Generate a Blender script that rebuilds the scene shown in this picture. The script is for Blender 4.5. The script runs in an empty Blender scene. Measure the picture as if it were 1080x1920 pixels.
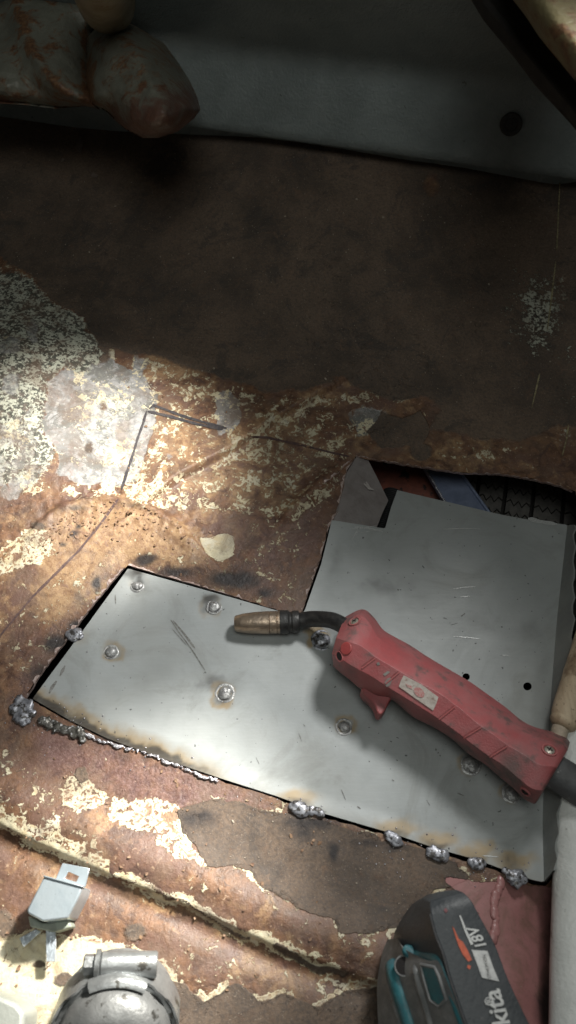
import bpy, bmesh, math, random
import numpy as np
from mathutils import Vector, Matrix, noise as mnoise

random.seed(7)
rng = np.random.default_rng(7)
SC = bpy.context.scene
COL = SC.collection
R = math.radians

# ------------------------------------------------------------------ camera
CAM_H = 0.52
PITCH = R(30)
FPX = 1507.0                       # focal length in photo pixels (1080 x 1920)
cd = bpy.data.cameras.new('camera')
cam = bpy.data.objects.new('camera', cd); COL.objects.link(cam)
cam.location = (0, 0, CAM_H); cam.rotation_euler = (PITCH, 0, 0)
cd.sensor_fit = 'VERTICAL'; cd.sensor_height = 24.0; cd.lens = 24.0 * FPX / 1920
cd.clip_start = 0.01; cd.clip_end = 50
cd.dof.use_dof = True; cd.dof.focus_distance = 0.60; cd.dof.aperture_fstop = 7.0
SC.camera = cam

# ------------------------------------------------------------------ world and lamps
w = bpy.data.worlds.new("World"); SC.world = w; w.use_nodes = True
w.node_tree.nodes['Background'].inputs[0].default_value = (1.0, 0.97, 0.86, 1)
w.node_tree.nodes['Background'].inputs[1].default_value = 0.034
SC.view_settings.view_transform = 'Standard'; SC.view_settings.look = 'None'
SC.view_settings.exposure = 0.0; SC.view_settings.gamma = 1.0

def spot(name, loc, target, power, angle, blend, size, col=(1, 0.97, 0.92)):
    l = bpy.data.lights.new(name, 'SPOT'); l.energy = power; l.spot_size = R(angle); l.spot_blend = blend
    l.shadow_soft_size = size; l.color = col
    o = bpy.data.objects.new(name, l); COL.objects.link(o); o.location = loc
    d = Vector(target) - Vector(loc); o.rotation_euler = d.to_track_quat('-Z', 'Y').to_euler()
    return o
LAMP = Vector((0.20, 0.42, 0.46))
spot('work_lamp_wide', LAMP, (-0.12, 0.03, 0), 12.2, 56, 1.0, 0.055, (1.0, 0.99, 0.955))
spot('work_lamp_beam', LAMP + Vector((0.03, 0, 0.02)), (-0.105, 0.030, 0.0), 66.0, 20, 1.0, 0.022, (1, 0.955, 0.86))
spot('work_lamp_beam', LAMP + Vector((-0.03, 0, 0.02)), (-0.160, 0.325, 0.0), 46.0, 25, 1.0, 0.022, (1, 0.955, 0.87))
al = bpy.data.lights.new('fill_lamp', 'AREA'); al.energy = 2.4; al.shape = 'DISK'; al.size = 0.5; al.color = (0.97, 1.0, 0.94)  # added soft fill, lifts the rear panel and the shadows
ao = bpy.data.objects.new('fill_lamp', al); COL.objects.link(ao); ao.location = (0.03, -0.02, 1.15)
ao.rotation_euler = (Vector((0.0, 0.2, 0)) - Vector(ao.location)).to_track_quat('-Z', 'Y').to_euler()

# ------------------------------------------------------------------ pixel <-> world
SP, CP = math.sin(PITCH), math.cos(PITCH)
def ray(px, py):
    a = (px - 540) / FPX; b = (960 - py) / FPX
    return a, SP + b * CP, -CP + b * SP
def P(px, py, z=0.0):
    dx, dy, dz = ray(px, py)
    t = (z - CAM_H) / dz
    return Vector((dx * t, dy * t, z))
def Pn(px, py, z):
    dx, dy, dz = ray(px, py); t = (z - CAM_H) / dz
    return dx * t, dy * t
def proj(x, y, z):
    zz = z - CAM_H
    dep = y * SP - zz * CP
    dep = np.maximum(dep, 1e-3)
    up = y * CP + zz * SP
    return 540 + FPX * x / dep, 960 - FPX * up / dep

# ------------------------------------------------------------------ numpy noise and distances
def vnoise(x, y, seed=0):
    xi = np.floor(x).astype(np.int64); yi = np.floor(y).astype(np.int64)
    fx = x - xi; fy = y - yi
    fx = fx * fx * (3 - 2 * fx); fy = fy * fy * (3 - 2 * fy)
    def h(a, b):
        n = (a * 374761393 + b * 668265263 + seed * 974634777) & 0x7fffffff
        n = ((n ^ (n >> 13)) * 1274126177) & 0x7fffffff
        return ((n ^ (n >> 16)) & 0xffff) / 65535.0
    a = h(xi, yi); b = h(xi + 1, yi); c = h(xi, yi + 1); d = h(xi + 1, yi + 1)
    return (a * (1 - fx) + b * fx) * (1 - fy) + (c * (1 - fx) + d * fx) * fy
def fbm(x, y, sc, octs=4, seed=0):
    s = 0; a = 0.5; t = 0
    for i in range(octs):
        s = s + a * vnoise(x * sc, y * sc, seed + i * 17); t += a; a *= 0.55; sc *= 2.03
    return s / t
def sdf(poly, X, Y):
    """signed distance to a closed polygon, negative inside"""
    p = np.asarray(poly, float); d = np.full(X.shape, 1e18); ins = np.zeros(X.shape, bool)
    for i in range(len(p)):
        ax, ay = p[i]; bx, by = p[(i + 1) % len(p)]
        ex, ey = bx - ax, by - ay; wx = X - ax; wy = Y - ay
        t = np.clip((wx * ex + wy * ey) / (ex * ex + ey * ey + 1e-12), 0, 1)
        d = np.minimum(d, (wx - ex * t) ** 2 + (wy - ey * t) ** 2)
        c = ((ay > Y) != (by > Y)) & (X < ex * (Y - ay) / (ey if abs(ey) > 1e-9 else 1e-9) + ax)
        ins ^= c
    d = np.sqrt(d)
    return np.where(ins, -d, d)
def pldist(line, X, Y):
    """distance to an open polyline, and side (+ on the left when walking along it, y up)"""
    p = np.asarray(line, float); d = np.full(X.shape, 1e18); side = np.zeros(X.shape)
    for i in range(len(p) - 1):
        ax, ay = p[i]; bx, by = p[i + 1]
        ex, ey = bx - ax, by - ay; wx = X - ax; wy = Y - ay
        t = np.clip((wx * ex + wy * ey) / (ex * ex + ey * ey + 1e-12), 0, 1)
        q = (wx - ex * t) ** 2 + (wy - ey * t) ** 2
        m = q < d
        d = np.where(m, q, d); side = np.where(m, np.sign(ex * wy - ey * wx), side)
    return np.sqrt(d), side
def ss(lo, hi, v):
    t = np.clip((v - lo) / (hi - lo), 0, 1); return t * t * (3 - 2 * t)

# ------------------------------------------------------------------ node helper
class NT:
    def __init__(s, name):
        s.m = bpy.data.materials.new(name); s.m.use_nodes = True
        s.t = s.m.node_tree; s.b = s.t.nodes['Principled BSDF']
        s.tc = s.t.nodes.new('ShaderNodeTexCoord')
        s.obj = s.tc.outputs['Object']
    def n(s, t): return s.t.nodes.new(t)
    def set(s, sock, v):
        if hasattr(v, 'links') or isinstance(v, bpy.types.NodeSocket): s.t.links.new(v, sock)
        elif isinstance(v, (tuple, list)) and len(v) == 3 and sock.type == 'RGBA': sock.default_value = (*v, 1)
        else: sock.default_value = v
    def math(s, op, a, b=0.0, clamp=False):
        n = s.n('ShaderNodeMath'); n.operation = op; n.use_clamp = clamp
        s.set(n.inputs[0], a); s.set(n.inputs[1], b); return n.outputs[0]
    def mix(s, f, a, b, mode='MIX'):
        n = s.n('ShaderNodeMix'); n.data_type = 'RGBA'; n.blend_type = mode
        s.set(n.inputs[0], f); s.set(n.inputs[6], a); s.set(n.inputs[7], b); return n.outputs[2]
    def noise(s, sc, det=3, ro=0.55, dist=0.0, vec=None):
        n = s.n('ShaderNodeTexNoise'); s.t.links.new(vec or s.obj, n.inputs['Vector'])
        n.inputs['Scale'].default_value = sc; n.inputs['Detail'].default_value = det
        n.inputs['Roughness'].default_value = ro; n.inputs['Distortion'].default_value = dist
        return n.outputs['Fac']
    def vor(s, sc, feat='F1', vec=None):
        n = s.n('ShaderNodeTexVoronoi'); n.feature = feat; s.t.links.new(vec or s.obj, n.inputs['Vector'])
        n.inputs['Scale'].default_value = sc; return n.outputs['Distance']
    def step(s, v, lo, hi, a=0.0, b=1.0):
        n = s.n('ShaderNodeMapRange'); n.interpolation_type = 'SMOOTHSTEP'
        s.set(n.inputs[0], v); n.inputs[1].default_value = lo; n.inputs[2].default_value = hi
        n.inputs[3].default_value = a; n.inputs[4].default_value = b; return n.outputs[0]
    def attr(s, name):
        n = s.n('ShaderNodeAttribute'); n.attribute_name = name
        q = s.n('ShaderNodeSeparateColor'); s.t.links.new(n.outputs['Color'], q.inputs[0])
        return q.outputs[0], q.outputs[1], q.outputs[2], n.outputs['Alpha']
    def scale(s, v):
        n = s.n('ShaderNodeMapping'); s.t.links.new(s.obj, n.inputs[0]); n.inputs['Scale'].default_value = v
        return n.outputs[0]
    def out(s, col, rough=0.5, metal=0.0, bump=None, dist=0.001, strength=1.0, spec=0.5, coat=0.0):
        s.set(s.b.inputs['Base Color'], col); s.set(s.b.inputs['Roughness'], rough); s.set(s.b.inputs['Metallic'], metal)
        s.b.inputs['Specular IOR Level'].default_value = spec
        if bump is not None:
            n = s.n('ShaderNodeBump'); n.inputs['Distance'].default_value = dist; n.inputs['Strength'].default_value = strength
            s.set(n.inputs['Height'], bump); s.t.links.new(n.outputs[0], s.b.inputs['Normal'])
        return s.m

def mat(name, c1, c2=None, sc=120, rough=0.5, metal=0.0, spots=None, spot_sc=300, spot_thr=0.64, bump=0.0003, bsc=400, vary=0.12, spec=0.5):
    """two-tone grained surface with scattered marks"""
    t = NT(name)
    c2 = c2 or tuple(v * 0.72 for v in c1)
    n1 = t.noise(sc, 4, 0.6, 0.2); n2 = t.noise(bsc, 3, 0.6)
    c = t.mix(t.step(n1, 0.35, 0.66), c1, c2)
    if spots: c = t.mix(t.step(t.noise(spot_sc, 4, 0.6), spot_thr, spot_thr + 0.05), c, spots)
    r = t.math('ADD', t.math('MULTIPLY', t.math('SUBTRACT', n1, 0.5), vary * 2), rough, True)
    return t.out(c, r, metal, t.math('ADD', n2, t.math('MULTIPLY', n1, 0.6)), bump, spec=spec)

# ------------------------------------------------------------------ object helpers
def link(name, me, m=None, parent=None):
    o = bpy.data.objects.new(name, me); COL.objects.link(o)
    if m is not None and not me.materials: me.materials.append(m)
    if parent is not None: o.parent = parent
    return o
def tag(o, label=None, cat=None, group=None, kind=None):
    if label: o['label'] = label
    if cat: o['category'] = cat
    if group: o['group'] = group
    if kind: o['kind'] = kind
    return o
def empty(name, loc, label, cat, group=None):
    o = bpy.data.objects.new(name, None); COL.objects.link(o); o.empty_display_size = 0.01
    o.location = loc
    o['org'] = tuple(loc)
    return tag(o, label, cat, group)
def smooth(me, ang=35):
    me.polygons.foreach_set('use_smooth', [True] * len(me.polygons))
    me.update()
    try: me.set_sharp_from_angle(angle=R(ang))
    except Exception: pass
def from_bm(name, bm, m, parent=None, ang=35, bevel=0, seg=2, sub=0):
    """world-coordinate bmesh -> object placed at its own origin under parent"""
    bmesh.ops.recalc_face_normals(bm, faces=bm.faces)
    me = bpy.data.meshes.new(name); bm.to_mesh(me); bm.free(); smooth(me, ang)
    off = Vector((0, 0, 0)); q = parent
    while q is not None:
        off += Vector(q.location); q = q.parent
    if parent is None:
        vs = np.empty(len(me.vertices) * 3); me.vertices.foreach_get('co', vs); vs = vs.reshape(-1, 3)
        c = (vs.min(0) + vs.max(0)) / 2; c[2] = vs[:, 2].min()
        me.transform(Matrix.Translation(-Vector(c)))
        o = link(name, me, m); o.location = c
    else:
        me.transform(Matrix.Translation(-off)); o = link(name, me, m, parent)
    if bevel:
        b = o.modifiers.new('bevel', 'BEVEL'); b.width = bevel; b.segments = seg; b.limit_method = 'ANGLE'; b.angle_limit = R(22)
        b.harden_normals = False
    if sub:
        b = o.modifiers.new('sub', 'SUBSURF'); b.levels = sub; b.render_levels = sub
    return o
def tube(bm, pts, rad, n=12, cap=True):
    pts = [Vector(p) for p in pts]
    rads = rad if isinstance(rad, (list, tuple)) else [rad] * len(pts)
    prev = None; rings = []
    for i, p in enumerate(pts):
        t = (pts[min(i + 1, len(pts) - 1)] - pts[max(i - 1, 0)]).normalized()
        if prev is None:
            u = t.orthogonal().normalized()
        else:
            u = (prev - t * prev.dot(t)).normalized()
        prev = u; v = t.cross(u)
        rings.append([bm.verts.new(p + (u * math.cos(a) + v * math.sin(a)) * rads[i]) for a in [2 * math.pi * k / n for k in range(n)]])
    for a, b in zip(rings, rings[1:]):
        for k in range(n): bm.faces.new((a[k], a[(k + 1) % n], b[(k + 1) % n], b[k]))
    if cap: bm.faces.new(rings[0][::-1]); bm.faces.new(rings[-1])
    return rings
def catmull(pts, n):
    pts = [Vector(p) for p in pts]; out = []
    L = len(pts) - 1
    for k in range(n):
        u = k / (n - 1) * L; i = min(int(u), L - 1); f = u - i
        p0 = pts[max(i - 1, 0)]; p1 = pts[i]; p2 = pts[i + 1]; p3 = pts[min(i + 2, L)]
        out.append(0.5 * ((2 * p1) + (p2 - p0) * f + (2 * p0 - 5 * p1 + 4 * p2 - p3) * f * f + (3 * p1 - p0 - 3 * p2 + p3) * f ** 3))
    return out
def lathe(bm, prof, c, axis, n=32, cap=True):
    """prof: list of (radius, height along axis)"""
    c = Vector(c); ax = Vector(axis).normalized(); u = ax.orthogonal().normalized(); v = ax.cross(u)
    rings = []
    for r, h in prof:
        rings.append([bm.verts.new(c + ax * h + (u * math.cos(a) + v * math.sin(a)) * max(r, 1e-5)) for a in [2 * math.pi * k / n for k in range(n)]])
    for a, b in zip(rings, rings[1:]):
        for k in range(n): bm.faces.new((a[k], a[(k + 1) % n], b[(k + 1) % n], b[k]))
    if cap: bm.faces.new(rings[0][::-1]); bm.faces.new(rings[-1])
def prism(bm, top, bottom):
    a = [bm.verts.new(p) for p in top]; b = [bm.verts.new(p) for p in bottom]
    n = len(a)
    bm.faces.new(a); bm.faces.new(b[::-1])
    for i in range(n): bm.faces.new((a[i], b[i], b[(i + 1) % n], a[(i + 1) % n]))
def pxprism(bm, pts, z1, z0):
    """outline read off the top face at height z1, straight sides down to z0"""
    top = [P(x, y, z1 if not callable(z1) else z1(x, y)) for x, y in pts]
    prism(bm, top, [Vector((p.x, p.y, z0)) if not callable(z0) else Vector((p.x, p.y, p.z + z0(0))) for p in top])
def sheet(bm, pts, th):
    top = [P(*p) for p in pts]
    prism(bm, top, [p - Vector((0, 0, th)) for p in top])
def blob(bm, c, r, sq=(1, 1, 0.6), seed=0, amp=0.18, sub=2, fr=1.3):
    r0 = bmesh.ops.create_icosphere(bm, subdivisions=sub, radius=1.0)
    for v in r0['verts']:
        d = v.co.copy(); k = 1 + amp * mnoise.noise(d * fr + Vector((seed * 3.1, seed * 1.7, seed)))
        v.co = Vector(c) + Vector((d.x * r * sq[0] * k, d.y * r * sq[1] * k, d.z * r * sq[2] * k))
def grid_mesh(name, xs, ys, zf, keep=None, snap=True):
    """height field; keep(px,py) > 0 is kept, its rim pulled onto the outline. returns mesh and per-vertex px"""
    X, Y = np.meshgrid(xs, ys); Z = zf(X, Y)
    nx, ny = len(xs), len(ys)
    px, py = proj(X, Y, Z)
    idx = np.arange(nx * ny).reshape(ny, nx)
    quads = np.stack([idx[:-1, :-1], idx[:-1, 1:], idx[1:, 1:], idx[1:, :-1]], -1).reshape(-1, 4)
    xf, yf, zf_ = X.ravel().copy(), Y.ravel().copy(), Z.ravel().copy()
    if keep is not None:
        s = keep(px, py).ravel()
        ok = s[quads].mean(1) > 0
        bad = np.zeros(nx * ny, bool); bad[quads[~ok].ravel()] = True
        quads = quads[ok]
        good = np.zeros(nx * ny, bool); good[quads.ravel()] = True
        rim_i = np.nonzero(good & bad)[0]
        far = np.abs(s[rim_i]) < 14; rim_i = rim_i[far]
        h = 2e-4
        for it in range(3):           # pull the rim onto the outline
            rx, ry = xf[rim_i], yf[rim_i]; rz = zf_[rim_i]
            s0 = keep(*proj(rx, ry, rz)); sx = (keep(*proj(rx + h, ry, rz)) - keep(*proj(rx - h, ry, rz))) / (2 * h); sy = (keep(*proj(rx, ry + h, rz)) - keep(*proj(rx, ry - h, rz))) / (2 * h)
            g2 = np.maximum(sx * sx + sy * sy, 1e6); k = np.clip(s0 / g2 * 1.0, -1, 1)
            xf[rim_i] -= np.clip(k * sx, -0.0012, 0.0012); yf[rim_i] -= np.clip(k * sy, -0.0012, 0.0012)
    used = np.zeros(nx * ny, bool); used[quads.ravel()] = True
    new = np.cumsum(used) - 1
    quads = new[quads]
    co = np.stack([xf[used], yf[used], zf_[used]], -1)
    me = bpy.data.meshes.new(name)
    me.vertices.add(len(co)); me.vertices.foreach_set('co', co.astype(np.float32).ravel())
    me.loops.add(len(quads) * 4); me.loops.foreach_set('vertex_index', quads.astype(np.int32).ravel())
    me.polygons.add(len(quads)); me.polygons.foreach_set('loop_start', (np.arange(len(quads)) * 4).astype(np.int32))
    me.polygons.foreach_set('use_smooth', np.ones(len(quads), bool))
    me.update(calc_edges=True); me.validate()
    qx, qy = proj(co[:, 0], co[:, 1], co[:, 2])
    return me, qx, qy, co
def colattr(me, name, arrs):
    a = me.attributes.new(name, 'FLOAT_COLOR', 'POINT')
    a.data.foreach_set('color', np.stack(arrs, -1).astype(np.float32).ravel())

# ================================================================== THE FLOOR
HOLE = [(240, 1060), (330, 1086), (430, 1115), (520, 1144), (566, 1150), (582, 1100), (600, 1050), (616, 990), (632, 960), (650, 882), (668, 855), (690, 861), (740, 868),
        (800, 877), (860, 886), (940, 889), (1000, 899), (1050, 911), (1078, 922), (1092, 960), (1098, 1180), (1092, 1400), (1060, 1560), (1040, 1640), (1022, 1662),
        (1000, 1657), (965, 1646), (895, 1621), (822, 1600), (740, 1570), (610, 1533), (520, 1498), (410, 1462), (300, 1424), (200, 1386), (130, 1352), (62, 1314),
        (46, 1312), (62, 1283), (80, 1258), (105, 1228), (130, 1193), (165, 1145), (200, 1103), (230, 1067)]
def densify(poly, step=6, amp=1.4, seed=3):
    out = []
    n = len(poly)
    for i in range(n):
        a = np.array(poly[i], float); b = np.array(poly[(i + 1) % n], float)
        L = np.hypot(*(b - a)); k = max(1, int(L / step))
        nrm = np.array([-(b - a)[1], (b - a)[0]]) / max(L, 1e-6)
        for j in range(k):
            p = a + (b - a) * j / k
            out.append(tuple(p + nrm * (float(fbm(np.array([p[0]]), np.array([p[1]]), 0.09, 3, seed)[0]) - 0.5) * 2 * amp))
    return out
HOLE_R = densify(HOLE, 5, 3.2)
SEAM = [(-60, 1515), (0, 1548), (60, 1577), (140, 1612), (200, 1640), (330, 1690), (420, 1732), (520, 1778), (620, 1812), (720, 1852), (900, 1925)]
ARC = [(60, 1010), (100, 975), (150, 952), (200, 940), (270, 945), (330, 980), (360, 1010)]
CREASE1 = [(300, 930), (340, 900), (430, 850), (520, 790), (620, 735)]
CREASE2 = [(540, 968), (600, 910), (668, 856)]
W = lambda pl: [Pn(x, y, 0) for x, y in pl]
def wdist(pl, X, Y): return pldist(W(pl), X, Y)
hole_w = W(HOLE)
EDGE = [(-300, 430), (0, 480), (150, 605), (205, 642), (400, 703), (560, 730), (700, 735), (850, 765), (1100, 760), (1400, 760)]
def floor_z(X, Y):
    z = np.zeros_like(X)
    d, s = wdist(SEAM, X, Y); d = d * s                       # + towards the patch
    z += 0.0062 * np.exp(-((d - 0.016) / 0.015) ** 2)          # rounded crest
    z += -0.0032 * np.exp(-((d + 0.0075) / 0.0060) ** 2)       # groove below the lap seam
    z += 0.0028 * ss(-0.0012, 0.0012, d) * np.exp(-np.maximum(d, 0) / 0.02)
    z += 0.0014 * (fbm(X, Y, 260, 3, 9) - 0.5) * np.exp(-(d / 0.006) ** 2)
    lo = ss(-0.06, -0.01, d)
    d2, s2 = wdist(ARC, X, Y); d2 = d2 * s2 + 0.007 * (fbm(X, Y, 90, 3, 23) - 0.5)
    z += 0.0065 * ss(-0.003, 0.004, -d2) * np.exp(-np.maximum(-d2, 0) / 0.022) * (d2 < 0.004)
    z += 0.0022 * (fbm(X, Y, 230, 4, 19) - 0.45) * np.exp(-(d2 / 0.018) ** 2)
    d3, s3 = wdist(CREASE1, X, Y); d3 = d3 * s3
    z += 0.0065 * ss(-0.0025, 0.0025, d3) * np.exp(-np.abs(d3) / 0.03)
    d4, _ = wdist(CREASE2, X, Y); z += 0.0058 * np.exp(-(d4 / 0.006) ** 2)
    cx, cy = Pn(-40, 760, 0); z += 0.035 * np.exp(-(((X - cx) / 0.11) ** 2 + ((Y - cy) / 0.12) ** 2))
    d5, s5 = wdist(EDGE, X, Y); d5 = d5 * s5
    z += 0.20 * np.log1p(np.exp(np.clip(d5 / 0.02, -30, 30))) * 0.02      # floor climbs towards the rear panel
    # side of the sill on the right
    xs = 0.232 + 0.03 * (Y - 0.3)
    z += 0.5 * np.log1p(np.exp(np.clip((X - xs) / 0.004, -30, 30))) * 0.004 * ss(0.36, 0.44, Y)
    z += 0.0016 * (fbm(X, Y, 22, 3, 5) - 0.5) + 0.0006 * (fbm(X, Y, 120, 3, 6) - 0.5)
    xl = 0.1405 + 0.10 * (Y - 0.06) * 0
    hs = sdf(hole_w, X, Y)
    z *= ss(0.0, 0.016, hs)
    xd = X - (0.1305 - 0.06 * (0.07 - Y) * 0 + 0.0)
    z -= 0.7 * 0.006 * np.log1p(np.exp(np.clip(xd / 0.006, -30, 8))) * ss(0.085, 0.04, Y)
    return z - 0.0006
yr = [-0.30]
while yr[-1] < 0.92:
    y = yr[-1]; yr.append(y + (0.02 if (y < -0.075 or y > 0.80) else 0.0010 + 0.0009 * max(0, y)))
xr = [-0.60]
while xr[-1] < 0.60:
    x = xr[-1]; xr.append(x + (0.02 if abs(x) > 0.345 else 0.00125))
fme, FX, FY, FCO = grid_mesh('floor', np.array(xr), np.array(yr), floor_z, keep=lambda a, b: sdf(HOLE_R, a, b))

# material regions and some painted shade, in the floor's own surface (read where they lie in the photograph)
wx = (fbm(FX, FY, 0.02, 4, 31) - 0.5) * 60; wy = (fbm(FX, FY, 0.02, 4, 41) - 0.5) * 60
GX, GY = FX + wx * 0.55, FY + wy * 0.55
def reg(poly, soft=8, warp=1.0):
    X, Y = (GX, GY) if warp else (FX, FY)
    p = np.array(poly, float); out = np.zeros(FX.shape)
    b0 = p.min(0) - soft * 2 - 2; b1 = p.max(0) + soft * 2 + 2
    m = (X > b0[0]) & (X < b1[0]) & (Y > b0[1]) & (Y < b1[1])
    out[m] = 1 - ss(-soft, soft, sdf(poly, X[m], Y[m])); return out
def ell(cx, cy, rx, ry, s=1.0, warp=0.5):
    X = FX + wx * warp * 0.5; Y = FY + wy * warp * 0.5
    return s * np.exp(-(((X - cx) / rx) ** 2 + ((Y - cy) / ry) ** 2))
def line(pl, wid, s=1.0):
    d, _ = pldist(pl, GX, GY); return s * np.exp(-(d / wid) ** 2)

PAD2 = [(335, 1515), (370, 1502), (430, 1510), (520, 1520), (600, 1535), (700, 1560), (760, 1590), (850, 1610), (880, 1640), (850, 1660), (810, 1672), (780, 1705),
        (760, 1735), (700, 1745), (640, 1738), (590, 1715), (545, 1700), (510, 1665), (470, 1640), (440, 1625), (390, 1620), (370, 1590), (340, 1555)]
PAD3 = [(300, 1835), (350, 1845), (380, 1880), (420, 1850), (450, 1845), (490, 1880), (530, 1855), (570, 1880), (600, 1890), (640, 1862), (720, 1850), (800, 1900), (800, 2100), (260, 2100)]
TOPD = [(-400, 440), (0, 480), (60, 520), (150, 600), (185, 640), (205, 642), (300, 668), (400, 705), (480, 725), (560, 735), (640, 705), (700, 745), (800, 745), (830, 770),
        (800, 800), (850, 812), (960, 830), (1060, 800), (1500, 760), (1500, -2000), (-600, -2000)]  # bitumen pad; its outline also paints in the lamp's shadow edge
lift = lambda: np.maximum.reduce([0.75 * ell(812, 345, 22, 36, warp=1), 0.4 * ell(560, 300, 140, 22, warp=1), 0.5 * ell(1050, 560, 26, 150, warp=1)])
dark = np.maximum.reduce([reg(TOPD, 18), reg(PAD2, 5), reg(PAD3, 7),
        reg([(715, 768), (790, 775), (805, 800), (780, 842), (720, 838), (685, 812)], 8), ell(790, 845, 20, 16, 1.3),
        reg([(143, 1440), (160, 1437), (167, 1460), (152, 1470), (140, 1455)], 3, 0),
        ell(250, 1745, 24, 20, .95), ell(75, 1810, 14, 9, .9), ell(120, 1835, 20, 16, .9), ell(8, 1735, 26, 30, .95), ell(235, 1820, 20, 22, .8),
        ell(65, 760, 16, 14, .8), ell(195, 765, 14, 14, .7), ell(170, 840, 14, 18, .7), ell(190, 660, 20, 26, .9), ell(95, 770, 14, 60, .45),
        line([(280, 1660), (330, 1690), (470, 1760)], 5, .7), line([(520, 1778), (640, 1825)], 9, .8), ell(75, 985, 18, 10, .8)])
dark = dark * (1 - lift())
grey = np.maximum.reduce([reg([(165, 690), (200, 668), (270, 710), (288, 745), (295, 790), (270, 850), (250, 905), (220, 908), (150, 903), (110, 885), (100, 840), (80, 800), (90, 730), (120, 700)], 12),
        reg([(400, 745), (430, 735), (450, 770), (440, 800), (400, 812)], 8), .50 * reg([(-60, 850), (60, 760), (80, 880), (40, 940), (-60, 960)], 10),
        ell(60, 625, 12, 22, 1), ell(15, 650, 24, 18, 1), ell(20, 720, 24, 24, .9), ell(690, 790, 45, 26, .85), ell(260, 690, 16, 26, .8), ell(320, 860, 14, 14, .55), ell(150, 1500, 10, 14, .4)])
pads_rim = np.exp(-(sdf(PAD2, GX, GY) / 11) ** 2) * 0.60 * ss(0.40, 0.55, fbm(FX, FY, 0.022, 3, 55)) + np.exp(-((sdf(PAD3, GX, GY) - 5) / 15) ** 2) * 0.70 * ss(0.35, 0.5, fbm(FX, FY, 0.025, 3, 56))
paint = 0.16 + 0.16 * ss(0.42, 0.7, fbm(FX, FY, 0.008, 3, 91))
for a in [0.41 * reg([(195, 640), (480, 728), (640, 740), (660, 850), (610, 960), (540, 995), (430, 965), (330, 965), (255, 905), (290, 780), (225, 690)], 18),
          0.50 * reg([(170, 880), (250, 880), (330, 905), (430, 940), (420, 965), (300, 955), (200, 935), (140, 945), (110, 910)], 14),
          0.58 * line([(330, 905), (450, 850), (520, 790), (600, 745)], 16), 0.54 * line([(550, 965), (630, 900)], 22), 0.66 * ell(690, 745, 110, 14), 0.55 * ell(680, 800, 70, 24),
          0.74 * reg([(-20, 1750), (50, 1735), (140, 1745), (230, 1760), (320, 1800), (350, 1840), (340, 1960), (140, 1990), (-40, 1990), (-60, 1800)], 16),
          0.58 * reg([(105, 1480), (140, 1440), (175, 1465), (215, 1500), (150, 1535), (115, 1510)], 8),
          0.62 * reg([(205, 1500), (290, 1492), (345, 1500), (345, 1530), (360, 1580), (392, 1625), (310, 1605), (260, 1565), (200, 1540)], 10),
          0.78 * line(SEAM[1:-2], 18), 0.66 * line([(0, 1530), (90, 1570), (200, 1620)], 14), 0.52 * line([(640, 1745), (720, 1770), (800, 1760)], 16),
          0.80 * reg([(800, 1638), (850, 1640), (838, 1672), (800, 1682), (768, 1730), (735, 1765), (720, 1750), (760, 1705)], 8),
          1.2 * reg([(372, 1010), (410, 1003), (446, 1008), (440, 1028), (405, 1048), (385, 1035)], 6, 1), 0.60 * reg([(-20, 1040), (60, 990), (110, 988), (70, 1060), (-20, 1085)], 10),
          0.8 * ell(210, 660, 12, 18), 0.75 * ell(140, 665, 16, 20), 0.7 * ell(150, 700, 24, 22), 0.52 * ell(200, 760, 80, 70), 0.50 * ell(260, 860, 60, 60), 0.5 * ell(30, 800, 60, 60), 0.7 * ell(220, 850, 40, 40), 0.62 * ell(45, 890, 30, 16),
          0.6 * ell(60, 920, 40, 14), 0.46 * ell(910, 850, 120, 28), 0.5 * ell(545, 1100, 12, 14), 0.5 * ell(30, 1215, 20, 20), 0.55 * ell(690, 1910, 24, 40), 0.5 * ell(590, 1790, 80, 14),
          pads_rim, 0.42 * reg([(-20, 1380), (120, 1480), (200, 1600), (-20, 1560)], 20), 0.40 * ell(620, 1850, 140, 22), 0.30 * reg([(-20, 1060), (300, 1000), (500, 1000), (600, 1130), (60, 1300), (-20, 1300)], 30)]:
    paint = np.maximum(paint, a)
speck = np.maximum.reduce([0.46 * ell(205, 790, 110, 110), 0.9 * reg([(-80, 480), (0, 500), (60, 525), (150, 605), (200, 655), (165, 700), (120, 692), (90, 730), (80, 800), (100, 845), (70, 905), (-80, 905)], 12),
        0.80 * ell(1010, 590, 60, 110), 0.55 * ell(1000, 580, 120, 150), 0.5 * ell(1060, 700, 40, 160), 0.3 * ell(640, 300, 300, 30)])
pink = reg([(842, 1640), (900, 1648), (1030, 1664), (1300, 1640), (1300, 2100), (960, 2100), (900, 1740), (866, 1694)], 9)
ochre = np.maximum.reduce([0.85 * reg([(90, 960), (200, 930), (330, 970), (430, 1020), (330, 1065), (230, 1062), (190, 1120), (90, 1170), (40, 1110)], 30),
        0.62 * reg([(350, 800), (560, 740), (630, 850), (540, 970), (330, 930)], 30), 0.72 * ell(340, 830, 60, 70), 0.8 * ell(300, 690, 100, 30), 0.7 * ell(600, 745, 70, 22),
        0.02 + 0.42 * ss(0.42, 0.75, fbm(FX, FY, 0.006, 3, 77)), 0.55 * ell(880, 850, 120, 40), 0.35 * ell(250, 1540, 100, 40), .5 * ell(240, 910, 80, 30), 0.6 * ell(110, 1880, 30, 30), 0.5 * line([(60, 1600), (330, 1710), (700, 1860)], 12), 0.45 * ell(730, 1760, 70, 30)])
purple = np.maximum.reduce([0.8 * reg([(60, 1365), (200, 1402), (420, 1480), (490, 1510), (400, 1530), (250, 1500), (100, 1440)], 20), 0.6 * ell(500, 1010, 110, 50), 0.5 * ell(560, 860, 80, 50), 0.4 * ell(60, 1230, 60, 70), .4 * ell(500, 1800, 120, 30)])
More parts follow.
